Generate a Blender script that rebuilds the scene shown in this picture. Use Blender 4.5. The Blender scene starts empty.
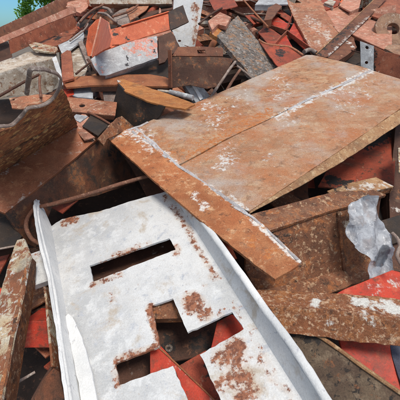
import bpy, bmesh, math, random
from mathutils import Vector, Matrix, noise
random.seed(7)
S = bpy.context.scene
COL = S.collection
R = math.radians

# ------------------------------------------------------------------ camera frame
PITCH = R(26.0); F = 346.0
FWD = Vector((0, math.cos(PITCH), -math.sin(PITCH)))
UPV = Vector((0, math.sin(PITCH), math.cos(PITCH)))
RT = Vector((1, 0, 0))
def ray(px, py): return RT*((px-200)/F) - UPV*((py-200)/F) + FWD
def Wd(px, py, d): return ray(px, py)*d
SL, Z0 = .31, -.984                      # the slope of the heap
def W(px, py, h=0.):
    r = ray(px, py); return r*((Z0+h)/(r.z-SL*r.y))
def heap(x, y): return Z0+SL*y
def to_px(p):
    d = p.dot(FWD); return 200+F*p.dot(RT)/d, 200-F*p.dot(UPV)/d
def mkplane(a, b, c):
    n = (b-a).cross(c-a).normalized()
    if n.dot(a) > 0: n = -n
    return (a, n)
def PL(a, b, c): return mkplane(W(*a), W(*b), W(*c))
def DP(a, b, c): return mkplane(Wd(*a), Wd(*b), Wd(*c))
def UP(a, b, tilt=0, dep=False):
    f = Wd if dep else W
    A, B = f(*a), f(*b); ax = (B-A).normalized()
    up = Vector((0, 0, 1)); up = (up-ax*up.dot(ax)).normalized()
    n = ax.cross(up)
    if n.dot(A) > 0: n = -n
    # n faces the camera; tilt > 0 leans the top away
    d = (up*math.cos(R(tilt)) - n*math.sin(R(tilt))).normalized()
    return mkplane(A, B, A+d)
def hit(px, py, pl):
    r = ray(px, py); return r*(pl[0].dot(pl[1])/r.dot(pl[1]))

# ------------------------------------------------------------------ materials
def new_mat(name):
    m = bpy.data.materials.new(name); m.use_nodes = True
    nt = m.node_tree; nt.nodes.clear(); return m, nt
class NB:
    def __init__(s, nt): s.nt = nt
    def n(s, t, **kw):
        nd = s.nt.nodes.new(t)
        for k, v in kw.items(): setattr(nd, k, v)
        return nd
    def l(s, a, b): s.nt.links.new(a, b)
    def noise(s, vec, scale, detail=6, rough=.6, dist=0.):
        n = s.n('ShaderNodeTexNoise'); n.inputs['Scale'].default_value = scale
        n.inputs['Detail'].default_value = detail; n.inputs['Roughness'].default_value = rough
        n.inputs['Distortion'].default_value = dist; s.l(vec, n.inputs['Vector']); return n.outputs['Fac']
    def math(s, op, a, b=None, clamp=False):
        m = s.n('ShaderNodeMath', operation=op, use_clamp=clamp)
        for i, v in enumerate((a, b)):
            if v is None: continue
            if isinstance(v, (int, float)): m.inputs[i].default_value = v
            else: s.l(v, m.inputs[i])
        return m.outputs[0]
    def ramp(s, f, lo, hi):
        r = s.n('ShaderNodeMapRange', interpolation_type='SMOOTHSTEP')
        r.inputs[1].default_value = lo; r.inputs[2].default_value = hi; s.l(f, r.inputs[0]); return r.outputs[0]
    def mix(s, f, a, b, mode='MIX'):
        m = s.n('ShaderNodeMix', data_type='RGBA', blend_type=mode)
        if isinstance(f, (int, float)): m.inputs[0].default_value = f
        else: s.l(f, m.inputs[0])
        for i, v in ((6, a), (7, b)):
            if isinstance(v, tuple): m.inputs[i].default_value = (*v, 1)
            else: s.l(v, m.inputs[i])
        return m.outputs[2]
def metal(name, base, var, layers=(), rust=(.17, .065, .035), rust2=(.30, .13, .06), pale=(.55, .5, .45), dark=(.025, .02, .018),
          rough=.75, bump=.5, vscale=14, grain=.28, bleed=.15, grime=.55, gcol=(.085, .055, .04), stretch=None, spec=.35, bscale=170, fleck=.0):
    def wm(c):      # iron oxide leans to orange, not to pink
        return (c[0]*1.04, c[1]*(.97 if c[0] > 1.3*c[1] else 1), c[2]*.86) if c[0] > 1.75*c[2] else c
    base, var, rust, rust2, pale, dark, gcol = map(wm, (base, var, rust, rust2, pale, dark, gcol)); layers = [(wm(l[0]), *l[1:]) for l in layers]
    m, nt = new_mat(name); b = NB(nt)
    geo = b.n('ShaderNodeNewGeometry'); vec = geo.outputs['Position']
    oi = b.n('ShaderNodeObjectInfo')
    off = b.n('ShaderNodeVectorMath', operation='SCALE'); off.inputs[0].default_value = (7.3, 3.1, 5.7); b.l(oi.outputs['Random'], off.inputs[3])
    ad = b.n('ShaderNodeVectorMath', operation='ADD'); b.l(vec, ad.inputs[0]); b.l(off.outputs[0], ad.inputs[1]); vec = ad.outputs[0]
    sv = vec
    if stretch:
        mp = b.n('ShaderNodeMapping'); mp.inputs['Rotation'].default_value = (0, 0, R(stretch[0])); mp.inputs['Scale'].default_value = (1, stretch[1], 1)
        b.l(vec, mp.inputs['Vector']); sv = mp.outputs[0]
    n1 = b.noise(sv, vscale, 6, .68)
    c = b.mix(b.ramp(n1, .36, .64), base, var)
    # overall drift and fine grain of tone
    n2 = b.noise(vec, 3.1, 3, .5)
    g = b.mix(b.ramp(n2, .3, .7), (.8, .8, .8), (1.12, 1.1, 1.08)); c = b.mix(1., c, g, 'MULTIPLY')
    hgt = n1
    for (col, sc, thr, soft, dist) in layers:
        nn = b.noise(sv if dist < 0 else vec, sc, 6, .7, abs(dist))
        f = b.ramp(nn, thr-soft, thr+soft)
        c = b.mix(f, c, col)
    if grime:
        gn = b.noise(vec, 8.5, 8, .74, .2); c = b.mix(b.math('MULTIPLY', b.ramp(gn, .50, .68), grime), c, gcol)
    at = b.n('ShaderNodeVertexColor', layer_name='mask'); sp = b.n('ShaderNodeSeparateColor'); b.l(at.outputs['Color'], sp.inputs[0])
    nf = b.noise(vec, 48, 6, .75); nl = b.noise(vec, 17, 3, .6)
    jn = b.math('ADD', b.math('MULTIPLY', b.math('SUBTRACT', nf, .5), 2.7), b.math('MULTIPLY', b.math('SUBTRACT', nl, .5), 1.2))
    rc = b.mix(b.ramp(b.noise(vec, 75, 6, .7), .4, .6), rust, rust2)
    bl = b.math('MULTIPLY', b.ramp(b.math('ADD', sp.outputs[0], b.math('MULTIPLY', b.math('SUBTRACT', nl, .5), 1.6)), .12, .75), b.ramp(sp.outputs[0], .0, .3))
    c = b.mix(b.math('MULTIPLY', bl, bleed), c, (.50, .34, .22))
    fr = b.ramp(b.math('ADD', sp.outputs[0], jn), .40, .72); fr = b.math('MULTIPLY', fr, b.ramp(sp.outputs[0], .02, .2)); c = b.mix(fr, c, rc)
    fp = b.ramp(b.math('ADD', sp.outputs[1], jn), .36, .82); fp = b.math('MULTIPLY', fp, b.ramp(sp.outputs[1], .02, .2)); c = b.mix(fp, c, pale)
    fd = b.ramp(b.math('ADD', sp.outputs[2], jn), .40, .62); fd = b.math('MULTIPLY', fd, b.ramp(sp.outputs[2], .02, .2)); c = b.mix(fd, c, dark)
    ng = b.noise(vec, 260, 4, .7)
    gg = b.mix(b.ramp(ng, .25, .75), (1-grain,)*3, (1+grain,)*3); c = b.mix(1., c, gg, 'MULTIPLY')
    if fleck:
        vo = b.noise(vec, 95, 2, .5); c = b.mix(b.ramp(vo, .70-fleck*.1, .74), c, dark)
    bs = b.n('ShaderNodeBsdfPrincipled'); b.l(c, bs.inputs['Base Color'])
    rr = b.math('ADD', b.math('MULTIPLY', nf, .3), rough-.15); b.l(rr, bs.inputs['Roughness'])
    bs.inputs['Specular IOR Level'].default_value = spec
    bn = b.noise(vec, bscale, 3, .65)
    hh = b.math('ADD', b.math('MULTIPLY', bn, .45), b.math('MULTIPLY', nf, 1.0))
    bp = b.n('ShaderNodeBump'); bp.inputs['Strength'].default_value = bump; bp.inputs['Distance'].default_value = .004
    b.l(hh, bp.inputs['Height']); b.l(bp.outputs[0], bs.inputs['Normal'])
    o = b.n('ShaderNodeOutputMaterial'); b.l(bs.outputs[0], o.inputs[0])
    return m
M = {}
M['plate'] = metal('weathered plate rust', (.39, .215, .13), (.33, .16, .085), [((.44, .31, .21), 15, .55, .12, -.3), ((.36, .135, .055), 4.5, .56, .12, .3), ((.58, .48, .38), 60, .66, .06, -.2), ((.18, .09, .05), 26, .61, .09, .2), ((.40, .33, .28), 3.4, .58, .12, .2), ((.13, .07, .045), 75, .66, .05, .2)], pale=(.60, .57, .53), stretch=(-25, 1.6), vscale=24, rust=(.37, .13, .045), rust2=(.43, .18, .07), dark=(.12, .055, .035), bump=.6, grime=.35, gcol=(.20, .115, .07))
M['duller'] = metal('dull beige rust', (.38, .22, .14), (.34, .175, .10), [((.43, .31, .22), 12, .56, .13, -.3), ((.36, .145, .065), 5, .55, .12, .3), ((.56, .49, .41), 60, .65, .06, -.2), ((.19, .105, .065), 26, .62, .09, .2), ((.40, .335, .29), 3.8, .61, .14, .2)], pale=(.58, .56, .53), stretch=(-25, 2.0), vscale=24, rust=(.36, .15, .065), rust2=(.42, .20, .10), bump=.6, grime=.3, gcol=(.21, .13, .085))
M['strip'] = metal('orange strip rust', (.43, .19, .09), (.34, .12, .05), [((.53, .33, .20), 26, .60, .07, .3), ((.18, .075, .04), 34, .61, .06, .2), ((.10, .05, .03), 80, .66, .05, .2)], pale=(.64, .60, .55), rust=(.36, .115, .04), rust2=(.43, .17, .06), bump=.7, grime=.35, gcol=(.22, .10, .05))
M['lip'] = metal('tan rust', (.36, .22, .12), (.28, .15, .08), [((.46, .34, .22), 40, .58, .07, .2), ((.18, .09, .05), 52, .60, .06, .2)], bump=.8, grime=.35)
M['white'] = metal('chalky white paint', (.60, .60, .59), (.55, .555, .555), [((.40, .42, .46), 30, .62, .08, .3), ((.64, .64, .63), 19, .56, .10, .2), ((.28, .30, .35), 70, .68, .04, .3), ((.46, .40, .33), 9, .61, .08, .3), ((.34, .17, .10), 44, .70, .04, .3), ((.44, .40, .36), 130, .64, .05, .2)], rust=(.15, .06, .04), rust2=(.32, .135, .08), dark=(.10, .085, .075), rough=.65, bump=.45, grain=.12, grime=0, bleed=.55)
M['litwhite'] = metal('lit white paint', (.74, .74, .73), (.66, .67, .67), [((.42, .42, .44), 42, .64, .05, .3), ((.30, .2, .14), 60, .73, .03, .2)], rough=.62, bump=.6, grain=.08, grime=0)  # lighter copy of the white: light on rims and left flange as colour
M['weld'] = metal('grey weld metal', (.50, .49, .50), (.37, .33, .32), [((.64, .64, .66), 50, .6, .06, .2), ((.30, .17, .11), 34, .62, .05, .3)], rough=.5, bump=.9, spec=.5, grime=.2)
M['shelf'] = metal('smooth brown rust', (.31, .125, .07), (.25, .09, .048), [((.38, .17, .09), 30, .6, .07, .3), ((.42, .30, .22), 44, .70, .04, .2)], pale=(.48, .36, .28), rough=.55, bump=.3, grime=.3)
M['yellow'] = metal('flaking ochre rust', (.22, .09, .045), (.16, .065, .033), [((.07, .036, .022), 20, .55, .06, .2), ((.43, .27, .12), 38, .56, .05, .2), ((.32, .12, .05), 12, .57, .08, .2), ((.05, .03, .018), 60, .62, .05, .2)], rust=(.25, .09, .04), bump=.9, bscale=60, grime=.2, pale=(.5, .4, .28), vscale=9)
M['dkface'] = metal('dark scaly rust', (.085, .042, .028), (.16, .062, .035), [((.24, .12, .06), 15, .62, .06, .6), ((.045, .03, .025), 11, .57, .08, .4)], rust=(.26, .10, .05), dark=(.03, .022, .02), bump=.7)
M['brown'] = metal('brown rust', (.20, .085, .05), (.13, .05, .032), [((.34, .19, .12), 30, .64, .05, .3), ((.07, .035, .025), 18, .63, .06, .3)], bump=.6)
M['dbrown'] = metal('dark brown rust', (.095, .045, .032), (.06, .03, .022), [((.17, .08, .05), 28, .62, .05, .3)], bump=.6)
M['mottle'] = metal('mottled old rust', (.23, .10, .055), (.13, .058, .034), [((.40, .27, .18), 48, .58, .05, .4), ((.34, .13, .05), 20, .57, .07, .3), ((.065, .035, .024), 38, .60, .05, .4), ((.52, .40, .29), 90, .65, .04, .2)], pale=(.55, .48, .38), bump=1.0, grime=.3)
M['lightrust'] = metal('tube scale rust', (.29, .115, .055), (.19, .075, .038), [((.36, .155, .065), 14, .55, .08, .3), ((.48, .33, .23), 72, .57, .06, .3), ((.10, .045, .026), 44, .60, .05, .3), ((.58, .46, .35), 100, .64, .05, .3)], pale=(.62, .60, .55), bump=1.1, grime=.25)
M['flake'] = metal('flaking white over rust', (.52, .47, .37), (.46, .36, .26), [((.24, .095, .05), 21, .50, .045, .8), ((.60, .58, .52), 40, .60, .05, .4), ((.10, .05, .03), 52, .66, .04, .4)], bump=.9)
M['orange'] = metal('orange red primer', (.62, .15, .065), (.52, .11, .045), [((.62, .26, .15), 22, .62, .07, .3), ((.22, .08, .05), 40, .66, .05, .3)], pale=(.68, .36, .28), rough=.6, bump=.3, grime=.4)
M['red'] = metal('red paint', (.50, .05, .025), (.38, .04, .022), [((.52, .11, .06), 22, .60, .08, .3), ((.20, .05, .03), 30, .60, .06, .3), ((.55, .36, .28), 90, .70, .03, .2), ((.14, .05, .035), 60, .66, .04, .3)], rust=(.12, .05, .03), rust2=(.2, .08, .05), rough=.55, bump=.35, grain=.15, grime=.55)
M['dred'] = metal('dull red paint', (.33, .065, .035), (.22, .05, .03), [((.36, .17, .11), 30, .64, .05, .3), ((.10, .04, .025), 24, .60, .05, .3)], pale=(.5, .45, .42), bump=.4)
M['salmon'] = metal('faded salmon primer', (.40, .175, .105), (.30, .12, .07), [((.46, .30, .21), 28, .58, .07, .3), ((.18, .08, .05), 38, .60, .05, .3)], pale=(.52, .43, .36), bump=.45)
M['pink'] = metal('faded pink primer', (.47, .23, .175), (.37, .16, .11), [((.54, .37, .30), 26, .58, .07, .3), ((.22, .10, .07), 40, .62, .05, .3)], rust=(.28, .10, .05), pale=(.60, .52, .46), bump=.45)
M['redbrown'] = metal('red brown primer', (.31, .105, .06), (.22, .07, .042), [((.38, .18, .12), 30, .62, .05, .2), ((.09, .04, .03), 28, .64, .05, .2)], pale=(.55, .27, .22), bump=.4)
M['beige'] = metal('dirty cream paint', (.45, .38, .305), (.35, .28, .21), [((.56, .51, .44), 20, .55, .07, .3), ((.21, .12, .075), 34, .60, .06, .3), ((.12, .075, .05), 70, .65, .04, .2)], bump=.5, grime=.55)
M['gray'] = metal('grey mottled scale', (.20, .175, .155), (.11, .085, .07), [((.36, .33, .30), 44, .57, .06, .6), ((.28, .15, .08), 22, .56, .06, .4), ((.04, .034, .03), 48, .58, .05, .5), ((.48, .40, .32), 90, .64, .05, .3)], bump=1.0, grime=.35)
M['pgray'] = metal('pale grey paint', (.42, .43, .44), (.33, .33, .34), [((.22, .15, .12), 40, .66, .04, .3), ((.52, .53, .53), 22, .58, .06, .2)], rust=(.55, .20, .16), rust2=(.60, .32, .28), dark=(.05, .045, .05), bump=.35)
M['ochre'] = metal('ochre rust', (.42, .19, .065), (.32, .125, .045), [((.50, .32, .17), 34, .62, .05, -.2), ((.16, .07, .035), 50, .66, .04, .3)], stretch=(20, 4), bump=.6)
M['barorange'] = metal('brown orange rust', (.33, .135, .065), (.25, .09, .045), [((.40, .24, .15), 30, .64, .05, .2)], bump=.4)
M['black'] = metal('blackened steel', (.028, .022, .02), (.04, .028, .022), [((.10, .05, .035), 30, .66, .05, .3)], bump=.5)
M['charred'] = metal('charred end', (.05, .038, .034), (.09, .05, .038), [((.16, .08, .05), 34, .64, .05, .3)], bump=.6)
M['olive'] = metal('spotted drab steel', (.12, .088, .062), (.085, .055, .04), [((.17, .13, .095), 18, .58, .07, .3), ((.022, .016, .013), 50, .59, .04, .3), ((.20, .085, .04), 22, .63, .05, .3)], bump=.6)
M['bluegrey'] = metal('dark blue grey paint', (.07, .075, .105), (.05, .05, .075), [], bump=.3)
M['rod'] = metal('rod rust', (.20, .09, .06), (.13, .06, .042), [((.30, .18, .13), 60, .6, .05, .2)], bump=.5)
M['rodgray'] = metal('grey brown bar', (.30, .235, .20), (.20, .14, .115), [((.42, .36, .31), 50, .6, .05, .2)], bump=.5)
M['ring'] = metal('brown casting', (.30, .19, .13), (.20, .11, .075), [((.42, .33, .26), 40, .60, .06, .3)], bump=.8)
def soil(name, a, b_, c_):
    m, nt = new_mat(name); b = NB(nt); g = b.n('ShaderNodeNewGeometry'); v = g.outputs['Position']
    c = b.mix(b.ramp(b.noise(v, 2.3, 8, .7), .35, .65), a, b_); c = b.mix(b.ramp(b.noise(v, 38, 6, .7), .56, .66), c, c_)
    bs = b.n('ShaderNodeBsdfPrincipled'); bs.inputs['Roughness'].default_value = .95; b.l(c, bs.inputs['Base Color'])
    bp = b.n('ShaderNodeBump'); bp.inputs['Strength'].default_value = .8; bp.inputs['Distance'].default_value = .03
    b.l(b.noise(v, 24, 9, .7), bp.inputs['Height']); b.l(bp.outputs[0], bs.inputs['Normal'])
    o = b.n('ShaderNodeOutputMaterial'); b.l(bs.outputs[0], o.inputs[0]); return m
M['ground'] = soil('yard dirt', (.16, .13, .10), (.11, .09, .07), (.20, .17, .13))
M['core'] = soil('rust dirt', (.06, .032, .02), (.035, .02, .014), (.13, .06, .035))  # heap core dirt, kept dark so the gaps read as shade
def leafmat():
    m, nt = new_mat('leaf green'); b = NB(nt); g = b.n('ShaderNodeNewGeometry')
    c = b.mix(b.ramp(b.noise(g.outputs['Position'], 1.6, 4, .6), .35, .65), (.12, .27, .04), (.20, .38, .07))
    d = b.n('ShaderNodeBsdfDiffuse'); t = b.n('ShaderNodeBsdfTranslucent'); b.l(c, d.inputs[0]); b.l(c, t.inputs[0])
    mx = b.n('ShaderNodeMixShader'); mx.inputs[0].default_value = .35; b.l(d.outputs[0], mx.inputs[1]); b.l(t.outputs[0], mx.inputs[2])
    o = b.n('ShaderNodeOutputMaterial'); b.l(mx.outputs[0], o.inputs[0]); return m
M['leaf'] = leafmat(); M['bark'] = soil('bark', (.12, .08, .05), (.08, .055, .035), (.16, .12, .08))
def plastic():
    m, nt = new_mat('clouded plastic film'); b = NB(nt); g = b.n('ShaderNodeNewGeometry'); v = g.outputs['Position']
    at = b.n('ShaderNodeVertexColor', layer_name='mask'); sp = b.n('ShaderNodeSeparateColor'); b.l(at.outputs['Color'], sp.inputs[0])
    c = b.mix(b.ramp(b.noise(v, 22, 6, .6, .6), .4, .62), (.62, .63, .65), (.42, .43, .46))
    fd = b.ramp(b.math('ADD', sp.outputs[2], b.math('MULTIPLY', b.math('SUBTRACT', b.noise(v, 30, 6, .6), .5), 1.2)), .4, .6)
    c = b.mix(b.math('MULTIPLY', fd, .8), c, (.12, .13, .15))
    bs = b.n('ShaderNodeBsdfPrincipled'); b.l(c, bs.inputs['Base Color']); bs.inputs['Roughness'].default_value = .22
    tl = b.n('ShaderNodeBsdfTranslucent'); b.l(c, tl.inputs[0])
    tr = b.n('ShaderNodeBsdfTransparent')
    m1 = b.n('ShaderNodeMixShader'); m1.inputs[0].default_value = .3; b.l(bs.outputs[0], m1.inputs[1]); b.l(tl.outputs[0], m1.inputs[2])
    m2 = b.n('ShaderNodeMixShader'); b.l(b.math('MULTIPLY', b.ramp(b.noise(v, 30, 4, .5), .42, .62), .5), m2.inputs[0]); b.l(m1.outputs[0], m2.inputs[1]); b.l(tr.outputs[0], m2.inputs[2])
    bp = b.n('ShaderNodeBump'); bp.inputs['Strength'].default_value = 1.0; bp.inputs['Distance'].default_value = .007
    b.l(b.math('ABSOLUTE', b.math('SUBTRACT', b.noise(v, 34, 4, .55, .5), .5)), bp.inputs['Height']); b.l(bp.outputs[0], bs.inputs['Normal'])
    o = b.n('ShaderNodeOutputMaterial'); b.l(m2.outputs[0], o.inputs[0]); return m
M['plastic'] = plastic()

# ------------------------------------------------------------------ mesh helpers
def fill_loops(loops, n, res):
    """triangulated, evenly subdivided sheet inside the outline (first loop) with holes (others)"""
    bm = bmesh.new(); es = []
    for L in loops:
        vs = [bm.verts.new(p) for p in L]
        es += [bm.edges.new((vs[i], vs[(i+1) % len(vs)])) for i in range(len(vs))]
    bmesh.ops.triangle_fill(bm, use_beauty=True, use_dissolve=False, edges=es, normal=n)
    for it in range(6):
        le = [e for e in bm.edges if e.calc_length() > res*1.6]
        if not le: break
        bmesh.ops.subdivide_edges(bm, edges=le, cuts=1)
        bmesh.ops.triangulate(bm, faces=[f for f in bm.faces if len(f.verts) > 3])
        inner = [e for e in bm.edges if len(e.link_faces) == 2]
        bmesh.ops.beautify_fill(bm, faces=bm.faces[:], edges=inner)
    return bm
def rough_loop(P, n, seg, j):
    out = []; c = len(P)
    for i in range(c):
        a, b = P[i], P[(i+1) % c]; k = max(1, int((b-a).length/seg)); t = (b-a).normalized().cross(n) if (b-a).length > 1e-6 else Vector()
        for q in range(k):
            p = a.lerp(b, q/k)
            if q > 0 or c > 8: p = p + t*(noise.noise(p*60)*j*1.5 + noise.noise(p*14+Vector((3, 1, 9)))*j*.5)
            out.append(p)
    return out
def sheet(loops, n, th, res=.035, jit=.002, dent=.004, curve=None):
    n = n.normalized()
    loops = [rough_loop(L, n, res, jit) for L in loops]
    bm = fill_loops(loops, n, res)
    for v in bm.verts:
        d = noise.noise(v.co*3.3)*dent*1.3 + noise.noise(v.co*9+Vector((5, 5, 5)))*dent*.6
        v.co += n*d
        if curve: v.co += curve(v.co)
    front = bm.faces[:]
    for f in front:
        if f.normal.dot(n) < 0: f.normal_flip()
    bm.normal_update()
    r = bmesh.ops.extrude_face_region(bm, geom=front)
    nv = [g for g in r['geom'] if isinstance(g, bmesh.types.BMVert)]
    # the new region stays in front, the old one is pushed back
    newv = set(nv)
    for v in bm.verts:
        if v not in newv: v.co -= n*th
    for f in front:
        if f.is_valid and all(v not in newv for v in f.verts): f.normal_flip()
    bmesh.ops.recalc_face_normals(bm, faces=bm.faces[:])
    return bm
def tube_bm(pts, r, seg=10, closed=False, flat=None, jit=.0):
    bm = bmesh.new(); P = []
    if len(pts) > 2:      # catmull-rom
        for i in range(len(pts)-1):
            p0, p1, p2, p3 = pts[max(i-1, 0)], pts[i], pts[i+1], pts[min(i+2, len(pts)-1)]
            for q in range(6):
                t = q/6
                P.append(.5*((2*p1)+(p2-p0)*t+(2*p0-5*p1+4*p2-p3)*t*t+(3*p1-3*p2+p3-p0)*t**3))
        P.append(pts[-1])
    else:
        k = 10; P = [pts[0].lerp(pts[1], i/k) for i in range(k+1)]
    rings = []; prev = None
    for i, p in enumerate(P):
        t = (P[min(i+1, len(P)-1)]-P[max(i-1, 0)]).normalized()
        a = (prev - t*prev.dot(t)).normalized() if prev else (flat - t*flat.dot(t)).normalized() if flat else t.orthogonal().normalized()
        prev = a; b = t.cross(a); ra, rb = (r if isinstance(r, tuple) else (r, r))
        p = p + Vector((noise.noise(p*20), noise.noise(p*20+Vector((9, 0, 0))), noise.noise(p*20+Vector((0, 9, 0)))))*jit
        s = 1+noise.noise(p*60)*.12
        rings.append([bm.verts.new(p+a*math.cos(x)*ra*s+b*math.sin(x)*rb*s) for x in [2*math.pi*q/seg for q in range(seg)]])
    for A, B in zip(rings, rings[1:]):
        for q in range(seg): bm.faces.new((A[q], A[(q+1) % seg], B[(q+1) % seg], B[q]))
    bm.faces.new(rings[0][::-1]); bm.faces.new(rings[-1])
    bmesh.ops.recalc_face_normals(bm, faces=bm.faces[:])
    return bm

class Thing:
    def __init__(s, name, label, cat, group=None):
        s.name, s.label, s.cat, s.group, s.parts = name, label, cat, group, []
    def add(s, part, bm, mat, spots=(), bev=.0012, label=None, sub=None):
        s.parts.append([part, bm, mat, spots, bev, label, sub]); return len(s.parts)-1
    def face(s, part, pts, pl, mat, th=.006, holes=(), back=(), spots=(), label=None, sub=None, bmat=None, bname='flange', res=.035, jit=.0014, dent=.0022, lift=0., curve=None, bev=.0012):
        P = [hit(x, y, pl)+pl[1]*lift for x, y in pts]
        H = [[hit(x, y, pl)+pl[1]*lift for x, y in h] for h in holes]
        i = s.add(part, sheet([P]+H, pl[1], th, res, jit, dent, curve), mat, spots, bev, label, sub)
        cen = sum(P, Vector())/len(P)
        for (e, L, *tl) in back:
            a, b = P[e], P[(e+1) % len(P)]
            ax = (b-a).normalized(); out = ax.cross(pl[1])
            if out.dot((a+b)/2-cen) < 0: out = -out
            tilt = R(tl[0]) if tl else 0
            d = (-pl[1]*math.cos(tilt)+out*math.sin(tilt)) if L > 0 else (pl[1]*math.cos(tilt)+out*math.sin(tilt)); L = abs(L)
            st = -pl[1]*(th+.0005) if d.dot(pl[1]) < 0 else pl[1]*.0005
            q = [a+st, b+st, b+st+d*L, a+st+d*L]
            nn = ax.cross(d).normalized()
            if nn.dot(out) < 0: nn = -nn
            s.add(bname, sheet([q], nn, th, res*1.3, jit, dent*.5), bmat or mat, spots, bev)
        return i
    def tube(s, part, pts, r, mat, seg=10, sub=None, label=None, jit=.001, flat=None):
        return s.add(part, tube_bm(pts, r, seg, jit=jit, flat=flat), mat, (), 0, label, sub)
    def done(s):
        allv = [v.co for p in s.parts for v in p[1].verts]
        lo = min(v.z for v in allv); cx = sum(v.x for v in allv)/len(allv); cy = sum(v.y for v in allv)/len(allv)
        org = Vector((cx, cy, lo)); mx = max(v.length for v in allv); mn = min(v.dot(FWD) for v in allv)
        if mx > 5.5 or mn < .45: print('CHECK', s.label, 'far', round(mx, 2), 'near', round(mn, 2))
        size = max((max(v[i] for v in allv)-min(v[i] for v in allv)) for i in range(3))
        if size > 2.2: print('LONG', s.label, round(size, 2))
        single = len(s.parts) == 1
        root = None
        if not single:
            root = bpy.data.objects.new(s.name, None); COL.objects.link(root); root.location = org; root.empty_display_size = .05
        objs = []
        for (part, bm, mat, spots, bev, label, sub) in s.parts:
            nm = s.name if single else part
            me = bpy.data.meshes.new(nm)
            lay = bm.verts.layers.float_color.new('mask')
            for v in bm.verts:
                c = [0, 0, 0]
                if spots:
                    x, y = to_px(v.co)
                    for (sx, sy, sr, ch, am) in spots:
                        if isinstance(sx, tuple):      # capsule between two pixels
                            ax, ay = sx; bx, by = sy; L2 = (bx-ax)**2+(by-ay)**2
                            t = max(0, min(1, ((x-ax)*(bx-ax)+(y-ay)*(by-ay))/L2)); dd = math.hypot(x-ax-t*(bx-ax), y-ay-t*(by-ay))
                        else: dd = math.hypot(x-sx, y-sy)
                        w = max(0, 1-dd/sr); c[ch] = max(c[ch], am*min(1, w*1.7))
                v[lay] = (*c, 1)
                v.co -= org
            bm.to_mesh(me); bm.free()
            for p in me.polygons: p.use_smooth = True
            me.set_sharp_from_angle(angle=R(38))
            me.materials.append(M[mat])
            o = bpy.data.objects.new(nm, me); COL.objects.link(o)
            if bev:
                b = o.modifiers.new('edge', 'BEVEL'); b.width = bev; b.segments = 2; b.limit_method = 'ANGLE'; b.angle_limit = R(50)
            objs.append(o)
            if single: o.location = org
            elif sub is not None:
                o.parent = objs[sub]
            else: o.parent = root
            if label and not single: o['label'] = label
        r = objs[0] if single else root
        r['label'] = s.label; r['category'] = s.cat
        if s.group: r['group'] = s.group
        return r

def simple(name, label, cat, part, pts, pl, mat, group=None, **kw):
    if 'back' not in kw and max(p[1] for p in pts) < 122 and any(w_ in name for w_ in ('offcut', 'plate', 'bar')) and mat not in ('black',):
        n_ = len(pts); es = sorted(((pts[i][1]+pts[(i+1) % n_][1])/2, i) for i in range(n_) if math.dist(pts[i], pts[(i+1) % n_]) > 7)
        if es: kw['back'] = [(es[-1][1], .045)]+([(es[0][1], .045)] if len(es) > 1 else [])
    t = Thing(name, label, cat, group); t.face(part, pts, pl, mat, **kw); return t.done()
def rod(label, pts, r, mat='rod', name='steel_rod', cat='rod', group=None, flat=None):
    t = Thing(name, label, cat, group); t.tube('bar', [W(*p) for p in pts], r, mat, flat=flat); return t.done()

exec_parts = True
# ================================================================== WHITE CHANNEL
CH = DP((52, 227, 1.6*.93), (160, 193, 1.616*.93), (300, 400, .864*.93))
nCH = CH[1]
cl = hit(52, 227, CH)
t = Thing('cutout_channel', 'large white painted steel channel with a slot and a cross shaped cutout', 'steel channel')
slot = [(89.5, 265.5), (169, 238), (175.5, 249.5), (93, 281.5)]
cross = [(152, 306), (173, 298.5), (187.5, 332), (232, 312), (244, 329.5), (200, 354.5), (226, 412), (193, 412), (173, 366), (119, 385), (115.5, 364), (160, 346)]
rs = [((100, 262), (150, 244), 5, 0, .42), ((93, 284), (120, 274), 5, 0, .5), ((118, 362), (160, 346), 8, 0, .75), ((150, 308), (160, 345), 7, 0, .8), ((115, 365), (118, 386), 6, 0, .6),
      (194, 304, 17, 0, .80), (204, 314, 12, 0, .8), (235, 348, 17, 0, .75), (222, 358, 15, 0, .72), (236, 372, 22, 0, .72), (246, 392, 20, 0, .62), (222, 385, 14, 0, .6), (262, 330, 9, 0, .3),
      (175, 250, 9, 0, .7), ((170, 205), (212, 270), 5, 0, .5), ((165, 198), (190, 232), 6, 0, .45), (214, 276, 9, 0, .5), (205, 287, 7, 0, .45), (222, 311, 9, 0, .5), (240, 322, 10, 0, .5), ((255, 360), (290, 395), 8, 0, .38),
      (72, 219, 9, 0, .7), (64, 224, 6, 0, .6), (112, 300, 10, 0, .25), ((200, 340), (218, 325), 5, 0, .4), ((230, 300), (275, 372), 5, 0, .3)]
t.face('web', [(50, 227), (62, 219), (75, 216), (100, 211), (128, 202), (160, 193), (174, 190), (322, 430), (85, 430)], CH, 'white', th=.008, holes=[slot, cross], spots=rs, res=.014, jit=.0022, dent=.0022)
def UPD(a, b, pl, lean=0):   # plane through the line a-b of plane pl and its normal
    A, B = hit(*a, pl), hit(*b, pl); ax = (B-A).normalized()
    d = pl[1]+ax.cross(pl[1])*math.tan(R(lean))
    return mkplane(A, B, A+d)
FR = UPD((171, 191), (322, 430), CH, -30)
t.face('flange', [(167, 191), (178, 191), (199, 217), (236, 269), (259, 303), (346, 436), (318, 430)], FR, 'white', th=.012, spots=[(236, 262, 10, 0, .3), (190, 215, 10, 0, .4)], res=.02, jit=.002, dent=.0015, lift=.001)
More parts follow.
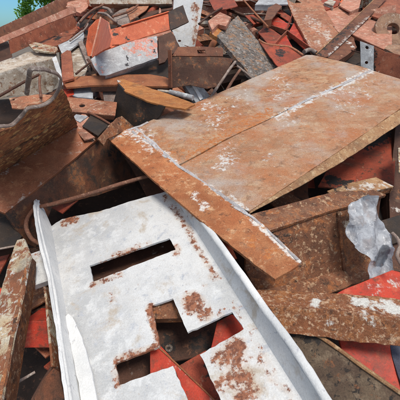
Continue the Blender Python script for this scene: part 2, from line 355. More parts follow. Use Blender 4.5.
# the torn bright edge of the right flange: a thick rolled bead
rimp = [hit(x, y, FR)+nCH*.002 for x, y in [(178, 190), (200, 218), (219, 243), (238, 270), (265, 309), (293, 347), (324, 396), (347, 433)]]
t.tube('rolled_edge', rimp, (.0105, .006), 'litwhite', seg=12, jit=.0016, flat=Vector((1, 0, .3)))
FL = UPD((51.5, 227), (87, 430), CH, 3)
t.face('flange', [(52, 227), (43, 206), (40, 196), (37, 196), (35, 206), (40, 240), (50, 276), (58, 325), (64, 371), (70, 410), (87, 430)], FL, 'litwhite', th=.010, spots=[(40, 198, 6, 0, .8), (60, 356, 8, 0, .35)], res=.02, jit=.003, dent=.0015)
liv = [hit(x, y, FL)+nCH*.0 for x, y in [(38.5, 199), (38, 215), (43, 240), (52, 277), (59, 325), (66, 371), (72, 410)]]
t.tube('rolled_edge', liv, (.0055, .0055), 'litwhite', seg=10, jit=.002)
st = [(67, 318), (70, 315), (74, 319), (84, 340), (94, 375), (103, 430), (86, 430), (80, 385), (70, 335)]
t.face('stiffener', st, CH, 'litwhite', th=.010, lift=.0125, res=.02, jit=.002, dent=.002)
t.done()
# tab poking out left of the channel
simple('white_tab', 'small white painted steel tab poking out below the left flange of the large white channel', 'steel tab', 'plate',
       [(30, 254), (44, 249), (50, 280), (33, 286)], PL((30, 254, -.10), (44, 249, -.10), (33, 286, -.12)), 'white', th=.03, spots=[(40, 254, 7, 0, .6), (34, 284, 6, 0, .5)])
simple('white_tab', 'narrow grubby white strip hanging down beside the left flange of the large white channel', 'steel strip', 'plate',
       [(45, 284), (50, 281), (56, 305), (61, 340), (59, 368), (53, 366), (50, 330), (47, 300)], UP((45, 284, -.15), (55, 366, -.15), 20), 'flake', th=.008)

# ================================================================== BIG RUSTY PLATE
dA = 1.80
PP = DP((137, 128, dA), (310, 55, dA*1.38), (247, 213, dA*.69))
for q in ((165, 192), (200, 222), (230, 250), (260, 270)):
    print('plate/channel depth', q, round(hit(*q, PP).dot(FWD), 3), round(hit(*q, CH).dot(FWD), 3))
t = Thing('welded_plate', 'big flat rusty steel plate with grey weld seams lying on top of the heap', 'steel plate')
t.face('panel', [(137, 128), (150, 121), (200, 101), (250, 79), (306, 55), (312, 55), (345, 62), (371, 70), (320, 94), (268, 119), (222, 141), (178, 165)], PP, 'plate', th=.010, jit=.0015, dent=.004, res=.022,
       spots=[((178, 160), (268, 114), 12, 0, .55), ((160, 140), (176, 158), 9, 0, .5), (150, 134, 10, 1, .45), (215, 118, 22, 1, .34), (205, 104, 12, 1, .4), (240, 100, 20, 1, .3), (280, 90, 20, 1, .36), (275, 77, 14, 1, .3), ((272, 118), (371, 70), 4.5, 1, .62), ((137, 128), (178, 164), 5, 1, .55)])
t.face('panel', [(178.6, 166.2), (222.6, 141.9), (268.5, 119.6), (320.3, 94.4), (371.5, 70.3), (400, 79), (431, 89), (431, 91), (400, 109), (330, 157), (290, 184), (249, 211), (244, 209), (215, 190)], PP, 'duller', th=.010, jit=.0015, dent=.004, res=.022,
       spots=[((182, 168), (245, 140), 7, 0, .4), ((275, 117), (372, 71), 4, 1, .62), ((180, 167), (249, 211), 4, 1, .5), (228, 155, 18, 1, .46), (218, 168, 14, 1, .4), (268, 158, 8, 1, .4), (288, 116, 15, 1, .42), (350, 100, 25, 1, .34), (368, 88, 18, 1, .34), (300, 135, 25, 0, .3), ((275, 118), (300, 108), 7, 0, .4), ((230, 200), (244, 210), 8, 1, .6), (345, 95, 10, 1, .4)])
t.face('edge_strip', [(107, 138), (122, 131), (135.5, 127.5), (176, 163), (212, 189.5), (247, 213), (262, 224), (285, 246), (302, 262), (290, 271), (275, 280), (240, 253), (200, 220), (150, 178), (125, 155)], PP, 'strip', th=.012, jit=.002, dent=.0035, lift=.003, res=.02,
       spots=[((136, 130), (247, 213), 6, 1, .55), ((128, 132), (150, 148), 8, 1, .6), ((247, 214), (300, 262), 5, 1, .75), (252, 245, 14, 0, .6), (270, 255, 12, 0, .6), (205, 207, 9, 1, .55), (195, 196, 8, 1, .5), (140, 145, 10, 1, .3), ((112, 138), (132, 130), 5, 1, .35)])
# front lip of the lower panel, thick and tan
lipP = UP((249, 213, 0), (400, 113, 0), 0)
LA, LB = hit(249, 212, PP), hit(431, 92, PP)
axl = (LB-LA).normalized(); dl = (-PP[1]*.45-(axl.cross(PP[1]) if axl.cross(PP[1]).y > 0 else -axl.cross(PP[1]))*.9).normalized()
LP = mkplane(LA, LB, LA+dl)
t.face('lip', [(250, 211), (290, 184.5), (330, 157.5), (400, 109.5), (431, 91), (436, 104), (400, 124), (371, 143), (335, 166.5), (300, 186), (270, 202.5), (249, 214)], LP, 'lip', th=.008, jit=.002, dent=.002, lift=.001, res=.03)
def seam(pts, r, label=None):
    P = [hit(x, y, PP)+PP[1]*.003 for x, y in pts]; t.tube('weld_seam', P, r, 'weld', seg=8, jit=.006, flat=PP[1].cross(Vector((0, 0, 1))).normalized() if False else (P[1]-P[0]).cross(PP[1]), label=label)
seam([(131, 130), (137, 130), (150, 141), (162, 152), (176, 164), (196, 178), (215, 191), (232, 203), (247, 214)], (.0075, .0022))
seam([(133, 132), (142, 139), (156, 149), (166, 159)], (.006, .002))
seam([(288, 110), (310, 99), (330, 90), (350, 81), (370, 71)], (.009, .0022))
seam([(230, 206), (240, 211), (249, 215), (262, 226), (280, 243), (298, 261)], (.005, .002))
seam([(128, 131), (136, 128), (148, 123)], (.008, .003))
t.done()

# ================================================================== LEFT STEPPED BEAM
SH = PL((0, 172, .01), (73, 128, .01), (5, 212, -.04))
FRt = UPD((5, 212), (110, 125), SH, -35)
t = Thing('stepped_beam', 'heavy rusty channel at the left with a flaking ochre wall and curled torn end', 'steel beam')
t.face('flange', [(-14, 181), (0, 172), (35, 151), (73, 128), (86, 130), (97, 137), (112, 122), (116, 124), (60, 170), (5, 213), (-14, 205)], SH, 'shelf', th=.014, spots=[((5, 211), (110, 124), 4, 1, .6), ((0, 174), (72, 130), 5, 1, .5)], res=.03, jit=.002)
YW = UPD((0, 173), (73, 129), SH, 28)
t.face('web', [(-14, 134), (0, 132), (12, 128), (22, 120), (27, 111), (31, 107), (40, 107), (48, 104), (56, 97), (61, 88), (65, 92), (71, 108), (79, 130), (73, 129.5), (35, 152), (0, 173), (-14, 181)], YW, 'yellow', th=.010, res=.03, jit=.003, dent=.005, spots=[((0, 150), (60, 112), 6, 0, .4)])
lip = [(-12, 128), (0, 125.5), (12, 123), (21, 115), (26, 108), (32, 106), (44, 103.5), (53, 97), (59, 87), (60, 79), (56, 72.5), (45, 68.5), (34, 66.5), (29, 69), (27.5, 78), (26, 93)]
t.tube('curled_edge', [hit(x, y, YW)+YW[1]*.004 for x, y in lip], (.0042, .0065), 'rodgray', seg=8, jit=.003)
t.face('rib', [(-14, 166), (0, 157), (40, 132), (66, 114), (70, 119), (42, 138), (0, 164), (-14, 173)], YW, 'yellow', th=.008, lift=.009, res=.02, jit=.003)
t.face('web', [(5, 213.5), (60, 171), (112, 126), (118, 121), (127, 129), (140, 142), (142, 160), (135, 183), (95, 196), (52, 207), (36, 248), (25, 241)], FRt, 'dkface', th=.014, res=.03, jit=.003, spots=[(14, 222, 14, 2, .5), (115, 150, 18, 2, .5), ((70, 160), (80, 190), 10, 0, .5)])
t.done()
rod('thin rust brown rod bent into a hook below the heavy channel at the left', [(156, 174, -.04), (120, 184, -.04), (85, 195, -.055), (52, 204, -.085), (36, 208, -.095), (28, 217, -.095), (26.5, 228, -.10), (32, 239, -.11), (42, 245, -.14)], .0085)
simple('steel_offcut', 'narrow brown lug standing between the ochre walled channel and the big plate', 'steel offcut', 'plate',
       [(98, 139), (117, 118), (122, 116), (134, 127), (122, 132), (107, 139), (104, 146)], PL((98, 139, .05), (117, 117, .05), (107, 145, .0)), 'mottle', th=.008)

# ================================================================== BOTTOM LEFT ANGLE
A1 = PL((22, 238, -.02), (27, 275, .0), (0, 330, -.02))
t = Thing('angle_beam', 'angle beam with flaking white paint over rust leaning at the bottom left', 'steel beam')
t.face('leg', [(17, 240), (24, 238), (30, 256), (26, 276), (12, 345), (-2, 415), (-25, 415), (-4, 310), (7, 268)], A1, 'flake', th=.010, res=.03, jit=.003)
A2 = UPD((26, 276), (-2, 415), A1, -25)
t.face('leg', [(26.5, 274), (31, 257), (36, 262), (35, 288), (28, 330), (16, 400), (12, 415), (-2, 415), (12, 345)], A2, 'mottle', th=.010, res=.03, jit=.003)
t.done()
simple('red_plate', 'dark red painted block seen in the gap between flaking angle beam and large white channel', 'steel plate', 'plate',
       [(22, 322), (46, 321), (48, 341), (60, 343), (60, 348), (20, 348)], UP((22, 342, -.22), (60, 342, -.22), 25), 'red', th=.02, back=[(0, .12)])
simple('red_plate', 'sliver of bright red plate at the left picture edge behind the flaking angle beam', 'steel plate', 'plate',
       [(-12, 290), (5, 288), (4, 300), (-2, 335), (-12, 335)], PL((-12, 290, -.12), (5, 288, -.12), (-2, 335, -.14)), 'red', th=.01)
rod('short pale grey rod lying in the black gap at the bottom left', [(13, 385, -.20), (35, 372, -.20)], .0045, 'rodgray')
rod('dark rusty pipe slanting up in the bottom left gap beside the white channel', [(30, 405, -.2), (41, 385, -.2), (56, 362, -.2)], .006, 'dbrown')
rod('bent grey rod end at the very bottom of the left gap', [(10, 398, -.22), (12, 392, -.2), (16, 404, -.2)], .005, 'rodgray')
simple('steel_offcut', 'mottled brown scrap piece under the bottom left corner of the large white channel', 'steel offcut', 'plate',
       [(44, 380), (54, 368), (60, 372), (68, 412), (38, 412), (36, 398)], PL((44, 380, -.17), (56, 368, -.15), (60, 412, -.17)), 'dkface', th=.02, dent=.01, jit=.004)
simple('steel_offcut', 'dark plate end with a light edge at the left picture edge below the heavy channel', 'steel offcut', 'plate',
       [(-12, 222), (5, 216), (22, 236), (14, 246), (-12, 252)], PL((-12, 222, -.12), (5, 216, -.12), (-12, 252, -.15)), 'black', th=.012, back=[(3, .04)])
rod('thin grey rod end crossing the shaded left picture edge above the red sliver', [(-12, 251, -.1), (16, 246, -.1)], .004, 'rodgray')

# ================================================================== UNDER THE CROSS AND THE SLOT
U = PL((150, 300, -.19), (240, 330, -.19), (130, 400, -.19))
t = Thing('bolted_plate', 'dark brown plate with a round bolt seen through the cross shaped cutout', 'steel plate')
t.face('plate', [(100, 355), (158, 318), (185, 322), (214, 320), (216, 345), (200, 356), (170, 362), (120, 392), (104, 392)], U, 'dbrown', th=.010, spots=[(136, 368, 10, 1, .2), (170, 345, 18, 2, .6), (200, 340, 18, 2, .6)])  # near black blots put the cutout's shade into the plate colour
bc = hit(169, 349, U)+U[1]*.004
def disc(c, n, r1, r0, h, seg=28):
    bm = bmesh.new(); a = n.orthogonal().normalized(); b_ = n.cross(a)
    rg = []
    for (r, z) in ((r1, 0), (r1, h), (r0, h), (r0, 0)):
        rg.append([bm.verts.new(c+a*math.cos(x)*r+b_*math.sin(x)*r+n*z) for x in [2*math.pi*q/seg for q in range(seg)]])
    for k in range(4):
        A, B = rg[k], rg[(k+1) % 4]
        for q in range(seg): bm.faces.new((A[q], A[(q+1) % seg], B[(q+1) % seg], B[q]))
    bmesh.ops.recalc_face_normals(bm, faces=bm.faces[:]); return bm
t.add('washer', disc(bc, U[1], .0125, .0055, .004), 'gray', bev=.0006)
t.add('bolt', disc(bc-U[1]*.001, U[1], .0052, .0005, .003), 'black', bev=.0005)
t.done()
simple('rusty_bar', 'scaly brown bar end filling the top arm of the cross shaped cutout', 'steel bar', 'bar',
       [(140, 300), (160, 290), (185, 300), (186, 318), (156, 319), (142, 312)], PL((140, 300, -.06), (185, 300, -.06), (156, 322, -.065)), 'mottle', th=.03)
t = Thing('red_angle', 'bright red angle piece seen through the lower arm of the cross shaped cutout', 'steel angle')
RW = PL((150, 347, -.088), (176, 364, -.085), (190, 410, -.10))
t.face('leg', [(150, 343), (157, 342), (178, 365), (222, 408), (222, 420), (192, 420), (176, 372), (150, 374)], RW, 'red', th=.006, spots=[((178, 366), (218, 402), 2.2, 1, .5)])
t.tube('edge', [hit(x, y, RW)+RW[1]*.001 for x, y in ((158, 347), (178, 365), (220, 406))], .0025, 'barorange')
t.done()
simple('red_plate', 'dull red plate right of the bright red angle inside the cross shaped cutout', 'steel plate', 'plate',
       [(178, 366), (206, 350), (232, 420), (226, 412)], PL((178, 366, -.096), (206, 350, -.096), (226, 412, -.11)), 'dred', th=.006, spots=[((205, 360), (228, 400), 9, 2, .8)])  # darker red than the angle, with a near black blot
simple('red_plate', 'small red plate corner showing in the right arm of the cross shaped cutout', 'steel plate', 'plate',
       [(211, 348), (217, 322), (232, 314), (250, 326), (246, 345)], PL((211, 348, -.085), (217, 322, -.085), (250, 330, -.085)), 'red', th=.006)
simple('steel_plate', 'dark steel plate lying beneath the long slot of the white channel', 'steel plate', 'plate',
       [(60, 258), (185, 215), (205, 262), (80, 310)], PL((70, 262, -.27), (175, 225, -.20), (86, 300, -.18)), 'dbrown', th=.01, spots=[((150, 250), (170, 246), 4, 1, .3)])  # pale streak paints the light reflected inside the slot

# ================================================================== RIGHT SIDE, UNDER THE PLATE
WB = UP((262, 300, -.15), (372, 262, -.16), 22)
t = Thing('i_beam', 'mottled rusty I beam with a web stiffener under the right side of the big plate', 'steel beam')
t.face('web', [(246, 232), (262, 233), (330, 212), (366, 202), (372, 225), (372, 262), (300, 282), (256, 292), (246, 270)], WB, 'mottle', th=.012, res=.03, spots=[(268, 245, 30, 2, .55), (350, 225, 12, 1, .6), (340, 218, 8, 1, .5), ((352, 238), (358, 262), 6, 0, .8), ((345, 232), (350, 262), 5, 0, .7)], dent=.006)  # large dark blot at the left paints the plate's shadow on the web
i = hit(246, 232, WB); j = hit(366, 202, WB)
TF = mkplane(hit(256, 232, WB), hit(366, 202, WB), hit(256, 232, WB)+Vector((.05, .45, .14)))
t.face('flange', [(238, 222), (252, 216), (300, 203), (332, 194), (372, 192), (385, 197), (366, 203), (330, 213), (262, 235), (244, 238)], TF, 'mottle', th=.014, lift=.012, res=.03, spots=[((250, 228), (350, 202), 6, 0, .75)])
BFp = mkplane(hit(256, 292, WB), hit(372, 262, WB), hit(256, 292, WB)+Vector((0, -.45, -.16)))
t.face('flange', [(256, 284), (285, 276), (330, 266), (372, 256), (372, 278), (345, 288), (320, 296), (270, 300), (256, 300)], BFp, 'mottle', th=.014, res=.03, jit=.004)
SF = mkplane(hit(336, 212, WB), hit(341, 272, WB), hit(336, 212, WB)+Vector((.1, -.5, .1)))
sv = [hit(337, 213, WB), hit(341, 272, WB)]
for (x0, y0, x1, y1) in ((336, 212, 342, 270),):
    a, b_ = hit(x0, y0, WB), hit(x1, y1, WB); o_ = WB[1]*.035
    t.add('stiffener', sheet([[a, b_, b_+o_*.3, a+o_*.3]], Vector((-1, 0, .1)), .010, .03, .002, .003), 'mottle')
t.done()
t = Thing('steel_block', 'short thick rusty block with a pale top resting on the I beam', 'steel block')
BT = PL((330, 190, -.04), (376, 176, -.04), (350, 198, -.04))
t.face('top_plate', [(327, 191), (345, 184), (376, 177), (394, 186), (350, 197), (332, 196)], BT, 'lip', th=.008, spots=[((335, 188), (345, 185), 8, 2, .6), ((350, 190), (388, 183), 8, 1, .6)], back=[(3, .03), (4, .03), (2, .03)], bmat='mottle', bname='side')
t.done()
simple('dull_red_plate', 'dull dark red plate standing in shade below the right end of the big plate', 'steel plate', 'plate',
       [(318, 186), (330, 165), (362, 138), (392, 118), (397, 122), (394, 187), (360, 190)], DP((330, 190, 1.75), (394, 187, 1.72), (392, 118, 2.15)), 'dred', th=.01, spots=[((330, 180), (352, 184), 7, 2, .8), ((345, 184), (385, 186), 5, 1, .4), ((365, 140), (396, 126), 14, 2, .9)])
simple('rusty_post', 'dark rusty post standing at the right picture edge beside the plastic sheet', 'steel post', 'post',
       [(389, 200), (396, 118), (402, 110), (420, 110), (420, 275), (392, 270)], DP((389, 272, 1.5), (420, 275, 1.5), (396, 118, 2.05)), 'dbrown', th=.02, back=[(0, .08), (5, .08)], spots=[(398, 210, 4, 1, .8), ((394, 160), (396, 200), 3, 0, .6)])
simple('white_offcut', 'sliver of white painted steel at the right picture edge below the big plate', 'steel offcut', 'plate',
       [(398, 148), (415, 140), (415, 178), (399, 172)], DP((398, 172, 1.6), (415, 175, 1.6), (398, 148, 1.7)), 'flake', th=.008)
rod('small rusty curved rod near the right picture edge by the foot of the plastic sheet', [(392, 233, .03), (397, 238, .03), (400, 246, .03), (397, 256, .03), (402, 266, .03)], .006, 'rodgray')
# plastic sheet
def crumple(co):
    w = Vector((noise.noise(co*8), noise.noise(co*14+Vector((5, 0, 0))), noise.noise(co*14+Vector((0, 5, 0)))))*.03; q = Vector(((co+w).x, (co+w).y, (co+w).z*.45))
    a = noise.noise(q*10+Vector((1, 2, 3))); b_ = abs(noise.noise(q*21)); c = abs(noise.noise(q*38+Vector((4, 4, 4))))
    return PLS[1]*(a*.05+(.35-b_)*.035+(.3-c)*.005)
PLS = UP((350, 268, -.05), (392, 262, -.05), 24)
t = Thing('plastic_sheet', 'crumpled cloudy white plastic sheet draped over the end of the I beam', 'plastic sheet')
t.face('sheet', [(354, 206), (362, 199), (372, 195), (383, 196), (383, 214), (388, 226), (392, 236), (392, 250), (393, 272), (382, 278), (366, 280), (364, 268), (365, 256), (355, 250), (349, 241), (346, 232), (350, 222), (348, 212)], PLS, 'plastic', th=.0012, res=.007, jit=.004, dent=.0, curve=crumple, bev=0,
       spots=[((379, 262), (385, 250), 9, 2, .8), (372, 235, 6, 2, .35)])
t.done()
# long scaly tube
t = Thing('box_beam', 'long scaly rusty box beam with white paint flakes below the I beam at the right', 'steel beam')
BX = PL((262, 292, .0), (400, 301, .02), (290, 308, .035))
BF = UPD((262, 306), (400, 318), BX, -18)
sp_ = [(315, 303, 7, 1, .85), ((354, 301), (374, 305), 7, 1, .85), ((384, 305), (405, 312), 9, 1, .9), ((362, 312), (372, 320), 6, 1, .6), (330, 322, 7, 1, .4)]
t.face('top_wall', [(252, 289), (272, 290), (305, 292), (338, 294), (400, 300), (425, 303), (425, 322), (400, 318), (340, 311), (300, 307), (262, 306), (252, 300)], BX, 'lightrust', th=.01, res=.02, jit=.003, spots=sp_, dent=.006)
t.face('side_wall', [(262, 306.5), (300, 307.5), (340, 311.5), (400, 318.5), (425, 322.5), (425, 350), (400, 347), (345, 341), (310, 336), (284, 332), (270, 322)], BF, 'lightrust', th=.01, res=.02, jit=.004, spots=sp_, dent=.006, back=[(6, .09), (7, .09), (8, .09)], bname='bottom_wall')
t.done()
simple('red_plate', 'faded red plate showing above the scaly box beam below the plastic sheet', 'steel plate', 'plate',
       [(325, 300), (345, 289), (372, 278), (392, 270), (418, 276), (418, 310), (340, 310)], PL((340, 292, -.06), (392, 270, -.06), (400, 305, -.06)), 'red', th=.01, spots=[((375, 290), (395, 285), 9, 1, .45)])
RP = PL((343, 340, -.09), (390, 345, -.09), (400, 392, -.12))
simple('red_plate', 'bright clean red plate below the scaly box beam at the lower right', 'steel plate', 'plate',
       [(335, 322), (388, 330), (392, 350), (404, 385), (420, 420), (360, 400), (343, 355)], RP, 'red', th=.01, jit=.0008, dent=.002)
simple('blue_plate', 'dark blue grey plate corner at the right edge beside the bright red plate', 'steel plate', 'plate',
       [(388, 335), (420, 338), (420, 420), (404, 392), (392, 356)], PL((388, 335, -.085), (420, 338, -.085), (404, 392, -.11)), 'bluegrey', th=.01)
OL = PL((322, 338, -.035), (400, 395, -.045), (330, 410, -.10))
t = Thing('spotted_plate', 'drab spotted steel plate with a tan rolled edge at the bottom right', 'steel plate')
t.face('plate', [(276, 322), (300, 331), (321, 338), (362, 367), (402, 395), (425, 412), (425, 440), (350, 440), (330, 420)], OL, 'olive', th=.006, res=.03, spots=[((282, 328), (318, 338), 12, 2, .8)])
t.tube('rolled_edge', [hit(x, y, OL)+OL[1]*.003 for x, y in ((300, 330), (321, 337.5), (362, 366.5), (402, 394.5), (425, 411))], (.006, .005), 'lip', seg=8)
t.done()
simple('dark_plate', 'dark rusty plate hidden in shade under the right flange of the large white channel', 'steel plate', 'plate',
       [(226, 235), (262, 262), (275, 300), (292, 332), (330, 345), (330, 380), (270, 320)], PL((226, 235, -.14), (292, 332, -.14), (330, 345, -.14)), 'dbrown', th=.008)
rod('short orange rust rod end poking out under the tip of the plate strip', [(234, 268, -.06), (238, 274, -.04), (238, 283, -.03)], .007, 'barorange')

for nm, pl, pts in (('channel', CH, [(52, 227), (160, 193), (90, 300), (200, 300), (95, 400), (300, 400)]), ('plate', PP, [(107, 138), (310, 55), (400, 100), (247, 213), (302, 262)])):
    for q in pts:
        v = hit(*q, pl); print(nm, q, 'h', round(v.z-heap(v.x, v.y), 3), 'd', round(v.dot(FWD), 2))

# ================================================================== TOP LEFT CORNER
L1 = UP((0, 38, .05), (70, 8, .02), 25)
t = Thing('long_channel', 'long brown steel channel on the skyline at the top left, behind the pink edged beam', 'steel channel')
t.face('web', [(-18, 36), (0, 27), (30, 13), (62, -3), (84, -13), (84, 2), (70, 9), (0, 39), (-18, 46)], L1, 'brown', th=.008, back=[(0, .10), (1, .10), (2, .10), (7, .10)], dent=.004, spots=[((0, 28), (62, -2), 3, 1, .3)])
t.done()
L2w = UP((10, 54, .06), (72, 26, .03), 10)
L2t = UPD((9, 43), (70, 15), L2w, -60)
t = Thing('long_channel', 'long reddish channel with a bright pink top flange at the top left', 'steel channel')
t.face('web', [(9, 40), (40, 27), (72, 14), (76, 20), (76, 28), (50, 38), (30, 46), (11, 54)], L2w, 'redbrown', th=.008, dent=.004, spots=[(30, 42, 8, 1, .4)])
t.face('flange', [(-16, 44), (0, 37.5), (35, 22.5), (68, 8), (76, 7), (76, 13), (72, 14), (40, 27), (9, 40), (0, 44), (-16, 51)], UPD((9, 40), (72, 14), L2w, 75), 'pink', th=.008, lift=.002)  # pink colour carries the highlight along the top flange
t.done()
simple('steel_offcut', 'dark rusty lump of steel at the left edge under the pink edged beam', 'steel offcut', 'plate',
       [(-14, 47), (8, 42), (12, 56), (26, 52), (6, 62), (-14, 64)], PL((-14, 47, -.06), (8, 42, -.06), (6, 62, -.03)), 'dbrown', dent=.02, th=.01)
CB = PL((0, 62, .02), (53, 53, .02), (0, 73, .03))
CBf = UPD((0, 73.5), (54, 58), CB, -12)
t = Thing('cream_box_beam', 'wide cream painted box beam at the left edge with a pale top', 'steel beam')
t.face('top', [(-14, 66), (0, 62), (14, 57), (25, 52), (40, 51), (55, 52), (57, 55), (54, 58), (28, 64), (0, 73), (-14, 77)], CB, 'beige', th=.006, spots=[((0, 64), (50, 54), 9, 1, .3)])
t.face('side', [(-14, 77.5), (0, 73.5), (28, 64.5), (54, 58.5), (58, 62), (58, 82), (52, 92), (28, 96), (8, 96), (-14, 104)], CBf, 'beige', th=.006, spots=[((10, 80), (12, 95), 4, 0, .5), ((30, 66), (50, 61), 4, 0, .3)])
t.done()
t = Thing('drilled_bar', 'short white flat bar with a hole lying across the cream box beam', 'steel bar')
DBp = PL((28, 42, .055), (57, 47, .05), (33, 49, .06))
t.face('bar', [(27, 42.5), (35, 42), (57, 47), (58, 49), (55, 52.5), (44, 51.5), (33, 49.5)], DBp, 'flake', th=.012, holes=[[(36.5+2*math.cos(a), 46.3+1.1*math.sin(a)) for a in [x*math.pi/4 for x in range(8)]]], res=.03)
t.done()
rod('thin dark rod slanting across the face of the cream box beam', [(-10, 101, .07), (10, 90, .07), (24, 82, .07), (39, 74.5, .07)], .0075, 'dbrown')
rod('short rusty rod standing inside the curled torn end of the heavy channel', [(41, 98, .06), (39.5, 84, .06), (40, 76, .06)], .008, 'rod')
t = Thing('drilled_bar', 'long salmon flat bar with a bolt hole passing behind the ochre channel wall', 'steel bar')
SB = PL((10, 98, .0), (115, 102, .0), (112, 116, .01))
hole = [(82+3.2*math.cos(a), 105.2+1.6*math.sin(a)) for a in [x*math.pi/5 for x in range(10)]]
hole2 = [(13.5+1.4*math.cos(a), 99.6+.9*math.sin(a)) for a in [x*math.pi/4 for x in range(8)]]
t.face('bar', [(9, 98), (40, 94), (66, 96.5), (90, 99), (117, 102), (115, 115.5), (90, 113), (70, 111), (40, 110), (12, 108)], SB, 'salmon', th=.008, holes=[hole, hole2], res=.025, spots=[((13, 100), (45, 98), 7, 0, .25), (96, 106, 10, 1, .35)])
t.face('flange', [(70, 111.5), (90, 113.5), (115, 116), (114, 120), (92, 118), (73, 116)], UPD((70, 111.5), (115, 116), SB, 0), 'brown', th=.006)
t.done()
simple('square_tube', 'square tube end with its shaded mouth painted black tilted beside the ochre channel wall', 'steel tube', 'end',
       [(82, 126), (92, 113), (110, 123), (98, 136)], PL((82, 126, .012), (92, 113, .012), (98, 136, .012)), 'black', th=.004)  # flat black sheet paints the shaded hollow of the tube
rod('brown flat bar edge bordering the open black tube end', [(88, 112, .02), (100, 118, .02), (112, 125, .02)], (.006, .005), 'brown', 'steel_bar', 'bar')
simple('pink_offcut', 'small pink piece of steel peeping out left of the open black tube end', 'steel offcut', 'plate',
       [(76, 117), (84, 113), (90, 118), (83, 128), (95, 137), (84, 140), (74, 128)], PL((76, 117, .0), (84, 113, .0), (84, 140, .0)), 'pink', th=.008)
simple('steel_offcut', 'pale scrap of steel under the salmon drilled bar, left of the open black tube end', 'steel offcut', 'plate',
       [(72, 118), (76, 114), (88, 116), (80, 122)], PL((72, 118, .006), (76, 114, .006), (80, 122, .006)), 'pgray', th=.006)
simple('gray_plate', 'pale blue grey rounded plate end between the brown flat bar and the salmon drilled bar', 'steel plate', 'plate',
       [(70, 88), (78, 85), (90, 86), (93, 92), (93, 98), (78, 97), (72, 95)], PL((70, 88, -.01), (90, 86, -.01), (78, 97, -.0)), 'pgray', th=.01)
simple('red_plate', 'small bright red plate corner under the brown flat bar near the ochre channel wall', 'steel plate', 'plate',
       [(63, 89), (72, 86), (74, 94), (67, 97), (62, 94)], PL((63, 89, .0), (72, 86, .0), (67, 97, .0)), 'red', th=.008, spots=[(70, 90, 3, 1, .5)])
simple('steel_offcut', 'dusty brown plate standing between the blue grey plate end and the dark slab', 'steel offcut', 'plate',
       [(102, 87), (118, 88), (117, 103), (104, 101)], PL((102, 87, -.02), (118, 88, -.02), (104, 102, -.02)), 'rodgray', th=.01)
t = Thing('flat_bar', 'long flat brown orange bar lying level across the upper left behind the dark slab', 'steel bar')
FB = PL((62, 78, .04), (168, 77, .05), (66, 86, .045))
t.face('bar', [(60, 79), (75, 76.5), (110, 75), (150, 74.5), (165, 77), (172, 80), (172, 86), (150, 86), (118, 84.5), (90, 85), (66, 87)], FB, 'barorange', th=.012, res=.035, back=[(6, .03), (7, .03), (8, .03)], bmat='dbrown', bname='edge')
t.done()
OB = PL((118, 80, .075), (193, 104, .06), (123, 89, .075))
t = Thing('dark_slab', 'thick nearly black steel slab with an ochre flaking top edge left of the big plate', 'steel slab')
t.face('top_edge', [(117, 80), (123, 79), (145, 86), (170, 94.5), (195, 104), (185, 109), (165, 106), (147, 101), (123, 90)], OB, 'ochre', th=.010, res=.025, spots=[(117, 81, 4, 1, .7)])
t.face('side', [(118, 84), (124, 90.5), (147, 101.5), (165, 106.5), (160, 116), (150, 127), (138, 134), (126, 133), (110, 124), (113, 104)], UPD((123, 90), (165, 106.5), OB, -15), 'black', th=.012, res=.03, spots=[(140, 115, 14, 0, .35)])
t.done()
simple('salmon_offcut', 'salmon steel sheet corner tucked between the ochre topped slab and the big plate', 'steel offcut', 'plate',
       [(152, 116), (160, 107), (172, 106), (190, 107), (175, 116), (158, 124)], PL((152, 116, -.03), (172, 105, -.03), (158, 124, -.04)), 'salmon', th=.006)
rod('rounded pale grey tube lying between the dark brown channel and the ochre topped slab', [(170, 92, .065), (182, 95, .07), (193, 98, .07)], .014, 'pgray', 'steel_tube', 'tube')
rod('thin pinkish stick beside the rounded pale grey tube', [(158, 91, .05), (172, 92, .06), (180, 93, .06)], .008, 'beige')
t = Thing('small_channel', 'short pale grey flaking channel leaning against the dark brown channel beside the big plate', 'steel channel')
SCp = PL((183, 79, .07), (191, 73, .09), (197, 102, -.03))
t.face('web', [(181, 80), (186, 75), (191, 73), (197, 79), (210, 96), (204, 100), (196, 103), (191, 95)], SCp, 'pgray', th=.006, back=[(6, .04), (7, .04)], res=.025, spots=[(187, 77, 8, 0, .6), ((195, 85), (203, 97), 2, 2, .6)])
t.face('rib', [(187, 78), (189, 77), (203, 99), (200, 101)], SCp, 'white', th=.01, lift=.010, res=.02)
t.done()
# ---- orange angle, pink and orange channels
OA = UP((88, 57, .05), (101, 58, .05), 40)
t = Thing('orange_angle', 'upright faded orange angle bar with a bright ridge near the top left', 'steel angle')
t.face('leg', [(89, 28), (96, 20), (101, 18), (102, 20), (91, 57), (88, 56), (86, 46)], UPD((101, 18), (91, 58), OA, 30), 'orange', th=.008, spots=[(88, 35, 7, 1, .3)], lift=.002)
t.face('leg', [(102, 18), (108, 22), (112, 38), (110, 47), (99, 53), (92, 58)], UPD((101, 18), (91, 58), OA, -35), 'orange', th=.008, lift=.002, spots=[(108, 26, 6, 0, .5)])
t.tube('ridge', [hit(101, 18, OA)+OA[1]*.006, hit(91.5, 57, OA)+OA[1]*.006], .007, 'pink')
t.done()
ORp = UP((117, 44, .10), (170, 29, .12), 35)
t = Thing('orange_channel', 'bright orange painted channel with a charred black end at the top centre', 'steel channel')
t.face('web', [(108, 30), (121, 26.5), (145, 19), (168, 12), (170, 29.5), (145, 37), (120, 44.5), (112, 45)], ORp, 'orange', th=.008, back=[(1, -.012), (2, -.012)], res=.03, bname='flange', spots=[(114, 33, 5, 2, .8), (126, 40, 5, 2, .7), (112, 38, 6, 0, .4)])
